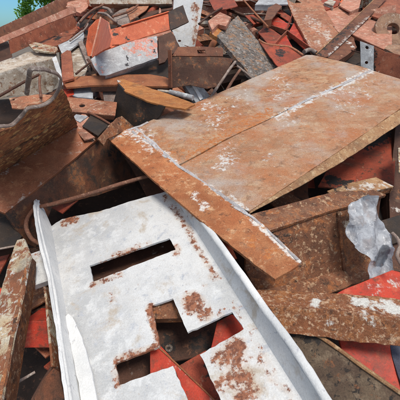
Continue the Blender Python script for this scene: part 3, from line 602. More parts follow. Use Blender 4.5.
t.face('charred_end', [(168.3, 12), (176, 8), (183, 5), (186, 14), (189, 21.5), (178, 27), (170.3, 30)], ORp, 'charred', th=.012, res=.03, spots=[(178, 16, 6, 0, .5)])
t.face('flange', [(119, 45), (145, 37.5), (170.5, 29.8), (171.5, 31.5), (145, 40), (120, 47)], UPD((119, 45), (170.5, 29.8), ORp, 35), 'pink', th=.008)  # lower lip is pink: the light on it is put into its colour
t.face('tab', [(158.5, 14), (159, 8.5), (160.5, 9), (161, 13.5)], ORp, 'pink', th=.006, lift=.008)
t.done()
GP = UP((104, 75, .08), (157, 57, .11), 40)
t = Thing('painted_plate', 'pale grey plate blotched with red primer lying under the bright orange channel', 'steel plate')
t.face('plate', [(91, 59), (100, 52.5), (118, 46), (135, 40), (157, 36), (158, 58), (132, 67), (106, 75.5), (100, 75), (94, 67)], GP, 'pgray', th=.008, res=.022, back=[(5, .04), (6, .04)], jit=.0015,
       spots=[((140, 42), (152, 48), 13, 0, .62), ((128, 46), (140, 52), 9, 0, .45), (150, 54, 9, 0, .5), (98, 64, 6, 0, .45), (105, 70, 9, 0, .4), (127, 57.5, 2.4, 2, 1), (127.5, 65, 2.6, 2, 1), (131, 66, 2, 2, 1), (147, 49, 2, 2, .9), (155, 52, 2.5, 2, .9), (151, 41, 2, 2, .8)])
t.face('end_block', [(158.3, 37), (171, 31.5), (175, 36), (180, 50), (170, 55), (165, 62), (159, 64)], GP, 'dbrown', th=.02, res=.03, lift=-.002, spots=[(170, 45, 8, 0, .5), (160, 60, 6, 1, .3)])
t.done()
simple('dark_plate', 'black plate wedge below the blotched grey and red plate', 'steel plate', 'plate',
       [(112, 76), (140, 68), (158, 60), (168, 60), (170, 78), (150, 76)], PL((112, 76, .0), (158, 60, .03), (150, 78, .0)), 'black', th=.008, spots=[(152, 68, 4, 0, .9)])  # near black sheet with one rust spot
simple('salmon_offcut', 'faded orange sheet between the upright angle bar and the orange channel', 'steel offcut', 'plate',
       [(106, 22), (112, 34), (115, 46), (104, 54), (98, 50), (102, 30)], PL((106, 22, .0), (115, 46, .03), (98, 50, .03)), 'orange', th=.008)
# ---- grey and beige clutter by the cream beam
simple('gray_offcut', 'pale grey jagged plate between the pink edged beam and the upright angle bar', 'steel offcut', 'plate',
       [(58, 45), (68, 41), (82, 30), (84, 34), (82, 45), (79, 43), (70, 50), (62, 54)], PL((58, 45, .05), (82, 30, .05), (62, 54, .06)), 'pgray', th=.01, dent=.006)
simple('gray_bar', 'narrow grey strip running down from the jagged grey plate to the thin dark stick', 'steel bar', 'bar',
       [(78, 42), (82, 40), (92, 62), (88, 66)], PL((78, 42, .065), (82, 40, .065), (90, 65, .06)), 'rodgray', th=.012)
simple('cream_plate', 'dirty cream sheet between the upright brown bar and the narrow grey strip', 'steel plate', 'plate',
       [(68, 50), (74, 46), (79, 46), (88, 66), (84, 78), (70, 80)], PL((68, 50, .03), (79, 46, .03), (70, 80, .03)), 'beige', th=.008)
simple('brown_bar', 'upright dark brown flat bar right of the curled torn channel end', 'steel bar', 'bar',
       [(61, 54), (67, 50), (71, 51), (74, 78), (62, 81)], PL((61, 54, .075), (70, 50, .075), (64, 81, .065)), 'redbrown', th=.014, back=[(0, .03), (4, .03)])
simple('white_strip', 'white painted strip bending down beside the curled torn channel end', 'steel strip', 'strip',
       [(52, 58), (56, 56), (61, 70), (63, 84), (60, 84), (56, 70)], PL((52, 58, .06), (56, 56, .06), (61, 84, .06)), 'white', th=.008)
rod('thin dark stick slanting from the brown flat bar up to the grey strip', [(76, 74, .08), (90, 62.5, .08)], .006, 'dbrown')
rod('dark brown bar sticking out under the left edge of the blotched plate', [(88, 60, .06), (98, 74, .06)], .010, 'dbrown', 'steel_bar', 'bar')
simple('steel_offcut', 'torn dark brown steel mass below the pink edged beam at the top left', 'steel offcut', 'plate',
       [(48, 34), (74, 16), (78, 28), (70, 38), (58, 44), (46, 46), (38, 42)], PL((48, 34, .02), (76, 18, .02), (46, 46, .03)), 'redbrown', th=.014, dent=.03, jit=.008, spots=[(58, 38, 6, 2, .8), (66, 30, 5, 2, .8), (60, 33, 3, 1, .7), (70, 24, 4, 1, .6)])
simple('pink_offcut', 'crumpled pink red sheet at the top beside the end of the pink edged beam', 'steel offcut', 'plate',
       [(66, 8), (72, -4), (84, -4), (88, 6), (80, 12), (74, 10)], PL((66, 8, .05), (78, -4, .05), (80, 12, .05)), 'pink', th=.008, dent=.02, jit=.006, spots=[(74, 3, 5, 0, .4)])
tang = 'tangled bent bars at the top left'
for k, (pts, r, m, lb) in enumerate([
    ([(78, 25, .04), (86, 16, .05), (98, 8, .05), (108, 9, .05), (112, 14, .04)], .013, 'rodgray', 'thick grey bent bar arching over the head of the upright angle bar'),
    ([(80, 22, .06), (90, 12, .07), (101, 6, .07), (104, 4, .06)], .008, 'rod', 'thin brown bent bar above the thick grey arched bar'),
    ([(98, 13, .07), (106, 14, .08), (113, 20, .07), (117, 22, .06)], .010, 'rodgray', 'grey bent bar hooking over the top of the upright orange angle bar'),
    ([(84, 28, .03), (94, 14, .03), (99, 9, .02)], .008, 'dbrown', 'dark bent rod tucked beneath the grey arched bars at the top left'),
    ([(112, 17, .05), (130, 11, .05), (138, 5, .05)], .009, 'rod', 'thin rust brown rod leading right from the arched bars to the long cream beam'),
    ([(70, 41, .08), (84, 30, .08), (88, 24, .07)], .006, 'rodgray', 'thin grey rod beside the jagged grey plate at the top left')]):
    rod(lb, pts, r, m, 'bent_bar', 'bar', tang)
t = Thing('cream_beam', 'long dirty cream beam running along the top edge of the heap', 'steel beam')
t.face('side', [(88, -3), (128, -4), (172, -5), (172, 4), (128, 4), (90, 4)], UP((90, 4, .04), (172, 4, .04), 20), 'beige', th=.01, back=[(0, .1), (1, .1), (3, .08), (4, .08)], spots=[((90, 3), (172, 3), 2, 0, .5)])
t.done()
simple('salmon_offcut', 'small dusty salmon plate just below the long cream beam at the top edge', 'steel offcut', 'plate',
       [(126, 10), (136, 5), (150, 4), (146, 10), (134, 18), (130, 20)], PL((126, 10, .02), (150, 4, .02), (134, 20, .03)), 'salmon', th=.008)
simple('steel_offcut', 'narrow brown leaf of steel above the left end of the orange channel', 'steel offcut', 'plate',
       [(112, 16), (120, 10), (128, 8), (132, 18), (126, 26), (118, 24)], PL((112, 16, .0), (128, 8, .0), (120, 26, .02)), 'rodgray', th=.01, dent=.01)
simple('steel_offcut', 'dark brown plate behind the charred end of the orange channel at the top', 'steel offcut', 'plate',
       [(138, 16), (150, 2), (176, 0), (180, 8), (160, 12), (142, 20)], PL((138, 16, -.02), (176, 0, -.02), (142, 20, .0)), 'dbrown', th=.01, dent=.01)

# ================================================================== TOP MIDDLE
WP = UP((176, 46, -.10), (194, 46, -.10), 20)
t = Thing('white_plate', 'white painted steel plate with a small dark hole standing upright at the top centre', 'steel plate')
t.face('plate', [(172, 30), (174, -4), (204, -4), (200, 20), (195, 47), (180, 47), (176, 40)], WP, 'white', th=.012, res=.025, holes=[[(179.5+1.8*math.cos(a), 40.8+1.1*math.sin(a)) for a in [x*math.pi/4 for x in range(8)]]],
       spots=[(195, 8, 8, 0, .65), ((197, 5), (194, 45), 4, 0, .5), (188, 34, 5, 0, .3)], label=None)
t.done()
BC = UP((172, 87, .06), (216, 88, .06), 15)
t = Thing('slotted_channel', 'dark brown channel with a slotted top flange in front of the upright white plate', 'steel channel')
t.face('web', [(169, 57), (180, 56.5), (222, 57), (234, 59), (226, 72), (216, 87), (207, 89), (190, 85), (172, 88), (170, 75)], BC, 'dbrown', th=.010, res=.035, spots=[((172, 60), (230, 60), 12, 0, .3), ((178, 84), (212, 84), 6, 0, .5)])
t.face('flange', [(178, 47), (200, 46.5), (223, 48), (223, 56.5), (180, 56), (172, 56)], UPD((172, 56.8), (223, 56.8), BC, 60), 'brown', th=.008, lift=.002, holes=[[(197, 50), (205, 50), (206, 53.5), (198, 53.5)]], res=.03)
t.face('end_flange', [(167.5, 50), (171, 50), (171.5, 88), (168.5, 88)], UPD((170, 87), (169, 55), BC, 40), 'brown', th=.006, spots=[(169, 62, 5, 1, .5)])
t.done()
GB = PL((219, 34, .08), (237, 14, .08), (258, 80, -.05))
t = Thing('scaly_bar', 'wide grey mottled scaly bar sloping down onto the back of the big plate', 'steel bar')
t.face('bar', [(217, 36), (227, 25), (238, 15), (246, 26), (262, 45), (279, 66), (268, 73), (256, 82), (238, 61)], GB, 'gray', th=.03, res=.02, jit=.005, dent=.006)
t.face('end_cap', [(210, 32), (219, 23), (226, 26), (218, 37), (214, 35)], GB, 'ochre', th=.028, lift=-.003, res=.02, spots=[(214, 32, 5, 1, .4)])
t.done()
simple('pink_block', 'small pink block behind the upper end of the grey scaly bar', 'steel block', 'block',
       [(208, 21), (220, 12), (231, 17), (226, 26), (218, 24), (212, 30)], PL((208, 21, .12), (222, 12, .12), (214, 30, .12)), 'pink', th=.03)
rod('pale brown bar leaning between the dark brown channel and the grey scaly bar', [(235, 62, .05), (224, 77, .02), (209, 100, -.03)], (.012, .009), 'rodgray', 'steel_bar', 'bar')
rod('thin brown strip lying under the grey scaly bar just above the big plate', [(237, 66, .03), (246, 73, .0), (256, 82, -.03)], .008, 'rodgray', 'steel_bar', 'bar')
rod('short rusty strip beside the pale brown leaning bar', [(240, 70, .02), (233, 80, .0), (226, 92, -.04)], .009, 'rod', 'steel_bar', 'bar')
rod('thin straight rusty rod pointing down to the red compartment at the top', [(240, -4, .12), (254, 12, .12), (268, 27, .12)], .007, 'barorange')
rod('thin dark rod slanting up to the pink block at the top centre', [(199, 24, .11), (210, 15, .12), (222, 8, .13)], .008, 'dbrown')
rod('dull brown bar crossing the top edge behind the grey scaly bar', [(205, 3, -.06), (228, 10, -.05), (262, 22, -.05)], .014, 'dbrown', 'steel_bar', 'bar')
simple('red_offcut', 'dusty dark red sheet at the top edge between the white plate and the thin rods', 'steel offcut', 'plate',
       [(209, 0), (216, -6), (232, -4), (238, 6), (226, 9), (214, 10)], PL((209, 0, -.04), (232, -4, .0), (214, 10, .0)), 'dred', th=.008)
# red compartments
t = Thing('divided_steel_box', 'red painted steel frame of crossing plates forming small compartments at the top right', 'steel frame')
RFp = PL((268, 22, -.03), (292, 22, -.03), (293, 50, -.05))
t.face('panel', [(269, 22), (275, 15), (290, 25), (285, 33)], RFp, 'red', th=.01, lift=.0)
t.face('panel', [(288, 33.5), (294, 22), (310, 43), (305, 49)], RFp, 'red', th=.01)
t.face('panel', [(277, 44), (286, 35), (294, 50), (280, 47)], RFp, 'red', th=.01, spots=[(278, 43, 4, 0, .3)])
t.face('panel', [(276, 13), (279, 9), (292, 17), (291, 23)], RFp, 'dred', th=.01, spots=[(284, 15, 4, 1, .3)])
def wallp(part, a, b_, h, mat, pl=RFp):
    A, B = hit(*a, pl), hit(*b_, pl); n = (B-A).cross(pl[1]).normalized(); q = [A-pl[1]*.004, B-pl[1]*.004, B+pl[1]*h, A+pl[1]*h]
    t.add(part, sheet([q], n, .008, .03, .001, .002), mat)
wallp('divider', (265, 27), (286, 34), .03, 'redbrown'); wallp('divider', (286, 34), (292, 18), .035, 'dred'); wallp('divider', (286, 34), (309, 51), .03, 'dred')
wallp('divider', (270, 21), (279, 7), .03, 'brown'); wallp('divider', (286, 34), (275, 45), .03, 'redbrown')
t.done()
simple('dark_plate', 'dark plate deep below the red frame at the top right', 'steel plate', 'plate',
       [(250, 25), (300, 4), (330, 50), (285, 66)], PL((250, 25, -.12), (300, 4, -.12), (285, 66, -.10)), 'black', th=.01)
simple('steel_offcut', 'dull brown plate end left of the red frame', 'steel offcut', 'plate',
       [(258, 32), (266, 25), (282, 36), (275, 44), (268, 44)], PL((258, 32, -.03), (266, 25, -.03), (268, 44, -.02)), 'dred', th=.01, spots=[(268, 30, 5, 2, .6)])
LPp = PL((259, 41, .0), (300, 54, -.03), (270, 56, -.02))
t = Thing('curved_lip', 'brown red curved plate with a pale rolled edge in front of the red frame', 'steel plate')
t.face('plate', [(259, 41), (266, 45), (277, 46.5), (288, 47), (299, 54), (303, 56), (290, 62), (280, 68), (270, 58)], LPp, 'dred', th=.008, dent=.012, res=.03, spots=[(280, 53, 8, 2, .7)])
t.tube('rolled_edge', [hit(x, y, LPp)+LPp[1]*.004 for x, y in ((259, 40.5), (266, 44.5), (277, 46.2), (288, 47.2), (296, 51), (303, 56))], .009, 'salmon')
t.done()
rod('grey rounded end of scrap beside the curved red plate and the big plate', [(304, 52, -.02), (310, 50, -.02), (316, 53, -.03)], .016, 'rodgray', 'steel_offcut', 'steel offcut')
DB = PL((285, 0, .02), (318, 0, .02), (316, 52, -.03))
t = Thing('broad_bar', 'broad rusty flat bar with flaked white patches sloping down at the top right', 'steel bar')
t.face('bar', [(284, -5), (318, -5), (328, 15), (339, 32), (329, 43), (317, 54), (312, 52), (303, 34), (294, 18)], DB, 'salmon', th=.02, res=.022, jit=.003, spots=[((308, 20), (328, 36), 9, 1, .5), (318, 44, 7, 1, .45), ((288, 0), (312, 50), 3, 1, .4), (300, 5, 12, 0, .35), (296, 12, 5, 1, .35)])
t.done()
# upper right
KB = PL((328, 6, .0), (383, 20, .0), (385, 48, -.01))
t = Thing('lug_beam', 'faded pink beam ending in a round lug with a bored ring at the top right', 'steel beam')
t.face('beam', [(320, 2), (336, 5), (348, 11), (366, 19), (384, 20), (392, 22), (392, 46), (386, 50), (368, 42), (352, 34), (338, 32), (326, 18)], KB, 'pink', th=.014, res=.03, spots=[(334, 27, 2, 2, .9), ((335, 10), (352, 18), 7, 0, .35), (372, 28, 9, 0, .3), (358, 22, 6, 1, .4)])
t.face('lower_flange', [(352, 34.5), (368, 42.5), (386, 50.5), (385, 54), (366, 45), (350, 37)], UPD((352, 34.5), (386, 50.5), KB, 0), 'redbrown', th=.008)
rc = hit(391, 31, KB)
rr = (hit(409, 31, KB)-rc).length
t.add('ring', disc(rc-KB[1]*.005, (KB[1]+Vector((0, -.9, -.1))).normalized(), rr, rr*.34, .04, 40), 'ring', bev=.004)
t.face('tab', [(384, 50), (388, 46), (400, 46), (412, 48), (412, 58), (400, 58)], KB, 'ring', th=.02, lift=.012)
t.done()
t = Thing('angle_bar', 'dark rusty angle bar with a pale edge crossing diagonally in front of the pink beam', 'steel angle')
ABp = PL((316, 56, -.03), (374, 0, .07), (340, 60, -.035))
t.face('leg', [(316, 55), (330, 42), (350, 23), (378, -5), (390, -5), (372, 14), (352, 34), (330, 55), (326, 57)], ABp, 'brown', th=.008, res=.03, jit=.0015, spots=[((328, 56), (368, 18), 3, 1, .6), ((318, 56), (350, 26), 4, 2, .6)])
t.tube('edge', [hit(x, y, ABp)+ABp[1]*.002 for x, y in ((316, 54.5), (346, 26.5), (379, -5))], .0035, 'lip')
t.done()
simple('brown_plate', 'brown plate with a worn fold lying between the diagonal angle bar and the big plate', 'steel plate', 'plate',
       [(326, 57), (340, 45), (352, 34), (355, 36), (354, 40), (357, 47), (346, 56), (338, 61)], PL((326, 57, -.04), (352, 34, -.02), (338, 61, -.05)), 'brown', th=.01, back=[(5, .05), (6, .05)], spots=[((346, 40), (354, 48), 1.6, 1, .9)])
simple('red_brown_plate', 'smooth red brown plate filling the top right corner above the ring', 'steel plate', 'plate',
       [(372, 16), (392, -8), (425, -8), (425, 24), (404, 22), (392, 18), (384, 20)], PL((372, 16, .03), (392, -8, .03), (425, 24, .03)), 'redbrown', th=.012)
simple('brown_plate', 'plain brown panel standing at the right edge behind the end of the big plate', 'steel plate', 'plate',
       [(373, 46), (386, 52), (425, 60), (425, 95), (400, 84), (374, 76)], UP((374, 76, -.10), (420, 92, -.10), 10), 'redbrown', th=.012, spots=[((374, 50), (374, 75), 4, 2, .7)])
t = Thing('perforated_strip', 'pale grey strip with two round holes standing behind the corner of the big plate', 'steel strip')
PS = UP((361, 72, -.06), (374, 74, -.06), 15)
t.face('strip', [(360, 41), (374, 46), (373.5, 76), (361, 72)], PS, 'pgray', th=.006, res=.02, holes=[[(x+1.7*math.cos(a), y+1.5*math.sin(a)) for a in [q*math.pi/5 for q in range(10)]] for x, y in ((367, 47.5), (366.5, 62.5))], spots=[(368, 55, 6, 0, .0)])
t.done()
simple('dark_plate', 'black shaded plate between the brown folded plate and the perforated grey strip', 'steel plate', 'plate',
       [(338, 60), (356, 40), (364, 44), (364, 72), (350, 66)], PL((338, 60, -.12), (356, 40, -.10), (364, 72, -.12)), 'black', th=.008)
for pts, m, lb, h in [
    ([(318, 4), (326, -5), (342, -5), (338, 6), (326, 10)], 'dred', 'dusty dark red scrap at the top edge right of the broad rusty bar', .0),
    ([(324, 3), (330, -2), (336, 1), (333, 6)], 'beige', 'small pale chip of scrap at the top edge above the pink lug beam', .03),
    ([(339, 6), (346, -5), (362, -5), (359, 8), (350, 12)], 'pink', 'pink scrap plate at the top edge left of the diagonal angle bar', .02),
    ([(255, 4), (262, -4), (286, -4), (288, 4), (272, 4)], 'pgray', 'pale grey scrap at the top edge above the red frame', .04),
    ([(268, 8), (276, 3), (282, 6), (272, 19), (264, 20)], 'brown', 'dull brown lug on the upper left of the red frame', .07)]:
    simple('steel_offcut', lb, 'steel offcut', 'plate', pts, PL((*pts[0], h), (*pts[2], h), (*pts[-1], h+.01)), m, th=.012, dent=.008)

# ================================================================== HIDDEN AND OUTER LAYERS OF THE HEAP
def basis(yaw, pit, rol): return Matrix.Rotation(yaw, 3, 'Z') @ Matrix.Rotation(pit, 3, 'X') @ Matrix.Rotation(rol, 3, 'Y')
def pbox(bm, c, B, d, j=.0):
    vs = []
    for sx in (-1, 1):
        for sy in (-1, 1):
            for sz in (-1, 1): vs.append(bm.verts.new(c+B@Vector((sx*d[0]/2, sy*d[1]/2, sz*d[2]/2))))
    for f in ((0, 1, 3, 2), (4, 6, 7, 5), (0, 4, 5, 1), (2, 3, 7, 6), (0, 2, 6, 4), (1, 5, 7, 3)): bm.faces.new([vs[i] for i in f])
def filler(kind, c, B, L, w, h, th, mat, label, group):
    t = Thing({'channel': 'rusty_channel', 'angle': 'rusty_angle', 'flat': 'rusty_flat_bar', 'pipe': 'rusty_pipe'}[kind], label, {'channel': 'steel channel', 'angle': 'steel angle', 'flat': 'steel bar', 'pipe': 'steel pipe'}[kind], group)
    e = .001
    if kind == 'pipe':
        A = c-B@Vector((0, L/2, 0)); D = c+B@Vector((0, L/2, 0)); t.add('pipe', tube_bm([A, c+B@Vector((.01, 0, .02)), D], w/4, 12), mat, bev=0)
    else:
        bm = bmesh.new(); pbox(bm, c, B, (w, L, th)); bmesh.ops.recalc_face_normals(bm, faces=bm.faces[:])
        bmesh.ops.subdivide_edges(bm, edges=[q for q in bm.edges if q.calc_length() > L*.8], cuts=14)
        for v in bm.verts: v.co += Vector((noise.noise(v.co*4), noise.noise(v.co*4+Vector((7, 0, 0))), noise.noise(v.co*4+Vector((0, 7, 0)))))*.012
        t.add('web', bm, mat)
        for s in ((-1, 1) if kind == 'channel' else (1,) if kind == 'angle' else ()):
            bm = bmesh.new(); pbox(bm, c+B@Vector((s*(w/2-th/2-e), 0, -h/2-th/2-e)), B, (th, L-.004, h)); bmesh.ops.recalc_face_normals(bm, faces=bm.faces[:])
            bmesh.ops.subdivide_edges(bm, edges=[q for q in bm.edges if q.calc_length() > L*.8], cuts=14)
            for v in bm.verts: v.co += Vector((noise.noise(v.co*4), noise.noise(v.co*4+Vector((7, 0, 0))), noise.noise(v.co*4+Vector((0, 7, 0)))))*.012
            t.add('flange', bm, mat)
    return t.done()
rnd = random.Random(21)
inner = 'rusty offcuts packed deep in the heap'; outer = 'scrap lying on the outer slopes of the heap'
WORDS = {'dbrown': 'dark brown', 'black': 'blackened', 'dkface': 'dark scaly', 'brown': 'rust brown', 'redbrown': 'red brown', 'mottle': 'mottled rusty', 'dred': 'dull red', 'salmon': 'salmon primed', 'orange': 'orange primed', 'gray': 'grey scaly', 'beige': 'cream painted', 'pink': 'faded pink', 'flake': 'flaking white', 'barorange': 'orange rusted'}
NM = {'channel': 'channel offcut', 'angle': 'angle offcut', 'flat': 'flat bar offcut', 'pipe': 'pipe offcut'}
def crest(x, y):
    return x/max(y, .3) < -.33
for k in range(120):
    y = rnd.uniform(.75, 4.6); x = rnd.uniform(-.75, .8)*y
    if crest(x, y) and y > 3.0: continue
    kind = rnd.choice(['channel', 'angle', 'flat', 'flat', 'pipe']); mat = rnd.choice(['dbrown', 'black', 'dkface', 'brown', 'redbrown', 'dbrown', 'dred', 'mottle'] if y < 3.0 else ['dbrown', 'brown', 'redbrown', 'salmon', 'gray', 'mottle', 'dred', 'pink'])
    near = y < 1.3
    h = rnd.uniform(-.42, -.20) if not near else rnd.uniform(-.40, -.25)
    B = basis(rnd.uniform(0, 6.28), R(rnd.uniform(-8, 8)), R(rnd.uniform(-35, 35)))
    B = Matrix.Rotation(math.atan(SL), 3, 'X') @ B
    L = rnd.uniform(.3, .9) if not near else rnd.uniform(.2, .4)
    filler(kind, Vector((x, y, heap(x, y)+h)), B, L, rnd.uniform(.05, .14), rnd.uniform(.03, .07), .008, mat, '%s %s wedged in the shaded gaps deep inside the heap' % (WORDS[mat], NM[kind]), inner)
def moundz(x, y):
    yc = 3.15+3.6*max(0, min(1, (x/max(y, .5)+.39)/.06)) if y > .5 else 3.2
    z = heap(x, min(y, yc))-.50
    if y > yc: z -= (y-yc)*.95
    if y < .35: z -= (.35-y)*2.3
    ax = abs(x)
    lim = 2.6 if x < 0 else 3.6
    if ax > lim: z -= (ax-lim)*.75
    z += noise.noise(Vector((x*1.7, y*1.7, 0)))*.07+noise.noise(Vector((x*5, y*5, 2)))*.035
    return max(z, -2.4)
for k in range(34):       # wires and thin rods caught between the pieces
    y = rnd.uniform(1.9, 5.2); x = rnd.uniform(-.55, .55)*y
    if crest(x, y) and y > 2.8: continue
    p = Vector((x, y, heap(x, y)+rnd.uniform(-.10, -.01)))
    if to_px(p)[1] > 120: continue
    a_ = rnd.uniform(0, 6.28); L = rnd.uniform(.15, .45); dd = Vector((math.cos(a_), math.sin(a_), SL*math.sin(a_)+rnd.uniform(-.2, .2))); sd = Vector((-math.sin(a_), math.cos(a_), 0))*rnd.uniform(-.12, .12)
    t = Thing('thin_wire', 'thin bent rusty wire caught between pieces of scrap near the top of the heap', 'wire', 'thin wires caught in the heap')
    t.tube('wire', [p-dd*L/2, p-dd*L*.1+sd, p+dd*L*.25+sd*.6, p+dd*L/2-sd], rnd.uniform(.002, .0045), rnd.choice(['rod', 'rodgray', 'dbrown', 'black']), seg=6); t.done()
small = 'small scrap bits filling the chinks of the heap'
for k in range(210):      # small bits just under the named pieces
    y = rnd.uniform(1.2, 6.2) if k < 130 else rnd.uniform(3.0, 6.4); x = rnd.uniform(-.62, .62)*y
    if crest(x, y) and y > 2.9: continue
    kind = rnd.choice(['channel', 'angle', 'flat', 'flat', 'angle', 'pipe']); mat_ = rnd.choice(['dbrown', 'brown', 'redbrown', 'dkface', 'salmon', 'gray', 'mottle', 'dred', 'pink', 'barorange', 'orange', 'beige'])
    h = rnd.uniform(-.30, -.13) if y < 3.4 else rnd.uniform(-.32, .0)
    if to_px(Vector((x, y, heap(x, y)+h)))[1] > 135: continue
    B = Matrix.Rotation(math.atan(SL), 3, 'X') @ basis(rnd.uniform(0, 6.28), R(rnd.uniform(-25, 25)), R(rnd.uniform(-50, 50)))
    L = rnd.uniform(.15, .4)*(1 if y < 3.5 else 1.8)
    filler(kind, Vector((x, y, heap(x, y)+h)), B, L, rnd.uniform(.05, .13), rnd.uniform(.02, .05), .007, mat_, 'small %s %s filling a chink between the bigger pieces' % (WORDS[mat_], NM[kind]), small)
for k in range(300):
    a = rnd.uniform(-5.2, 6.2); y = rnd.uniform(-1.3, 8.0); x = a
    z = moundz(x, y)
    if z < -2.1: continue
    if -.85*max(y, .2)-.25 < x < .85*max(y, .2)+.25 and y > 0: 
        if crest(x-.5, y) or y < 4.4 or y > 7: continue
        h = rnd.uniform(.15, .38)
    else: h = rnd.uniform(.15, .5) if y > .3 else rnd.uniform(.02, .1)
    if abs(x) < .6 and y < .6: continue
    if crest(x, y) and z+h > -.25 and y > 2.8: h = .05
    kind = rnd.choice(['channel', 'channel', 'angle', 'flat', 'pipe']); mat = rnd.choice(['brown', 'redbrown', 'salmon', 'orange', 'gray', 'mottle', 'beige', 'pink', 'flake', 'barorange', 'dbrown', 'dkface'])
    B = Matrix.Rotation(math.atan((moundz(x, y+.2)-moundz(x, y-.2))/.4), 3, 'X') @ Matrix.Rotation(-math.atan((moundz(x+.2, y)-moundz(x-.2, y))/.4), 3, 'Y') @ basis(rnd.uniform(0, 6.28), R(rnd.uniform(-10, 10)), R(rnd.uniform(-30, 30)))
    L = rnd.uniform(.6, 1.6)
    if abs(x) < .6*max(y, 0)+1.2 and y < 1.5: L *= .5
    o = filler(kind, Vector((x, y, z+h)), B, L, rnd.uniform(.08, .22), rnd.uniform(.05, .1), .009, mat, '%s %s lying on the outer slope of the heap' % (WORDS[mat], NM[kind]), outer)

# ================================================================== SETTING
def struct(name, bm, mat):
    me = bpy.data.meshes.new(name); bm.to_mesh(me); bm.free(); me.materials.append(M[mat]); o = bpy.data.objects.new(name, me); COL.objects.link(o)
    for p in me.polygons: p.use_smooth = True
    o['kind'] = 'structure'; return o
bm = bmesh.new(); bmesh.ops.create_grid(bm, x_segments=40, y_segments=40, size=600)
for v in bm.verts: v.co.z = -2.25
struct('ground', bm, 'ground')
bm = bmesh.new(); N = 150
g = [[bm.verts.new((-7+15*i/N, -2.5+13*j/N, moundz(-7+15*i/N, -2.5+13*j/N))) for j in range(N+1)] for i in range(N+1)]
for i in range(N):
    for j in range(N): bm.faces.new((g[i][j], g[i+1][j], g[i+1][j+1], g[i][j+1]))
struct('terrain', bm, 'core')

def tree(x, y, H, cr, label, seed, nleaf=5200):
    rn = random.Random(seed); t = Thing('broadleaf_tree', label, 'tree', 'trees beyond the scrap heap')
    base = Vector((x, y, -2.3)); top = base+Vector((rn.uniform(-.4, .4), 0, H*.78))
    t.tube('trunk', [base, base.lerp(top, .5)+Vector((.15, .1, 0)), top], (.16, .16), 'bark', jit=.0)
    cc = base+Vector((0, 0, H*.66)); tips = []
    for k in range(9):
        a = rn.uniform(0, 6.28); s = base.lerp(top, rn.uniform(.4, .95)); e = s+Vector((math.cos(a)*cr*.7, math.sin(a)*cr*.7, rn.uniform(.4, 1.6)))
        t.tube('branch', [s, s.lerp(e, .5)+Vector((0, 0, .2)), e], .05, 'bark', seg=6); tips.append(e)
    clumps = [cc+Vector((rn.gauss(0, 1)*cr*.5, rn.gauss(0, 1)*cr*.5, rn.gauss(0, 1)*H*.16)) for k in range(34)]+tips
    bm = bmesh.new()
    for k in range(nleaf):
        c = rn.choice(clumps); u = Vector((rn.gauss(0, 1), rn.gauss(0, 1), rn.gauss(0, .8))); p = c+u.normalized()*rn.random()**.5*rn.uniform(.4, .95)*cr*.3
        n = Vector((rn.gauss(0, 1), rn.gauss(0, 1), rn.gauss(.4, 1))).normalized(); a = n.orthogonal().normalized(); a.rotate(Matrix.Rotation(rn.uniform(0, 6.28), 3, n)); b_ = n.cross(a); s = rn.uniform(.06, .13)
        vs = [bm.verts.new(p+a*s), bm.verts.new(p+b_*s*.5), bm.verts.new(p-a*s), bm.verts.new(p-b_*s*.5)]; bm.faces.new(vs)
    t.add('crown', bm, 'leaf', bev=0); return t.done()
tree(-8.7, 23.5, 8.4, 2.3, 'bright green leafy tree beyond the top left corner of the heap', 3, 11000)
tree(4, 27, 7.5, 2.6, 'broadleaf tree standing in the yard behind the heap', 5)
tree(13, 26, 7, 2.6, 'broadleaf tree standing in the yard behind the heap', 6)

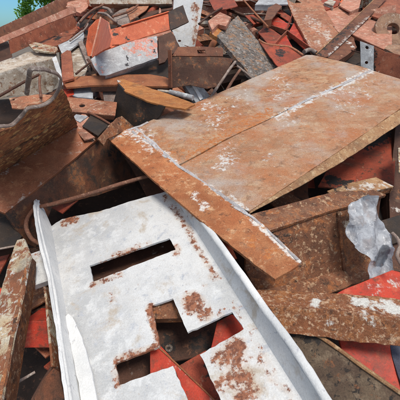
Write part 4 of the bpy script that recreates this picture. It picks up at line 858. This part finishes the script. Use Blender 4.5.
# ================================================================== CAMERA, LIGHT
cam = bpy.data.cameras.new('camera'); co = bpy.data.objects.new('camera', cam); COL.objects.link(co)
co.rotation_euler = (R(90)-PITCH, 0, 0); cam.sensor_fit = 'HORIZONTAL'; cam.sensor_width = 36; cam.lens = 36*F/400
cam.clip_start = .05; cam.clip_end = 3000; S.camera = co
w = bpy.data.worlds.new('World'); S.world = w; w.use_nodes = True; nt = w.node_tree; nt.nodes.clear()
EL, AZ = 62, 148     # azimuth measured clockwise from +Y (away from the camera)
sky = nt.nodes.new('ShaderNodeTexSky'); sky.sky_type = 'NISHITA'; sky.sun_disc = False; sky.sun_elevation = R(EL); sky.sun_rotation = R(AZ); sky.air_density = 1.0; sky.dust_density = .6; sky.ozone_density = 2.0
bg = nt.nodes.new('ShaderNodeBackground'); bg.inputs[1].default_value = .12; ou = nt.nodes.new('ShaderNodeOutputWorld')
b = NB(nt); tc = b.n('ShaderNodeTexCoord'); dv = tc.outputs['Generated']
hs = b.n('ShaderNodeHueSaturation'); hs.inputs['Saturation'].default_value = 1.2; b.l(sky.outputs[0], hs.inputs['Color'])
mp = b.n('ShaderNodeMapping'); mp.inputs['Scale'].default_value = (1, 1, 2.2); b.l(dv, mp.inputs['Vector'])
sx = b.n('ShaderNodeSeparateXYZ'); b.l(dv, sx.inputs[0])
cm = b.math('MULTIPLY', b.ramp(b.noise(mp.outputs[0], 1.7, 8, .58, .3), .40, .62), b.ramp(sx.outputs[2], .12, .34))
sx2 = b.n('ShaderNodeSeparateXYZ'); b.l(dv, sx2.inputs[0])
low = b.mix(b.ramp(sx2.outputs[2], .04, .30), (.38, .68, .94), (1., 1., 1.)); skc = b.mix(1., hs.outputs[0], low, 'MULTIPLY')
cc = b.mix(b.math('MULTIPLY', cm, .85), skc, (10., 9.7, 9.1)); b.l(cc, bg.inputs[0])
nt.links.new(bg.outputs[0], ou.inputs[0])
sl = bpy.data.lights.new('sun', 'SUN'); sl.energy = 2.6; sl.angle = R(16); sl.color = (1, .95, .87); so = bpy.data.objects.new('sun', sl); COL.objects.link(so)
d = Vector((math.sin(R(AZ))*math.cos(R(EL)), math.cos(R(AZ))*math.cos(R(EL)), math.sin(R(EL))))
so.rotation_euler = d.to_track_quat('Z', 'Y').to_euler(); so.location = (3, -3, 6)
S.render.engine = 'CYCLES'
S.view_settings.view_transform = 'Standard'; S.view_settings.look = 'None'; S.view_settings.exposure = .12; S.view_settings.gamma = 1; S.view_settings.use_curve_mapping = False
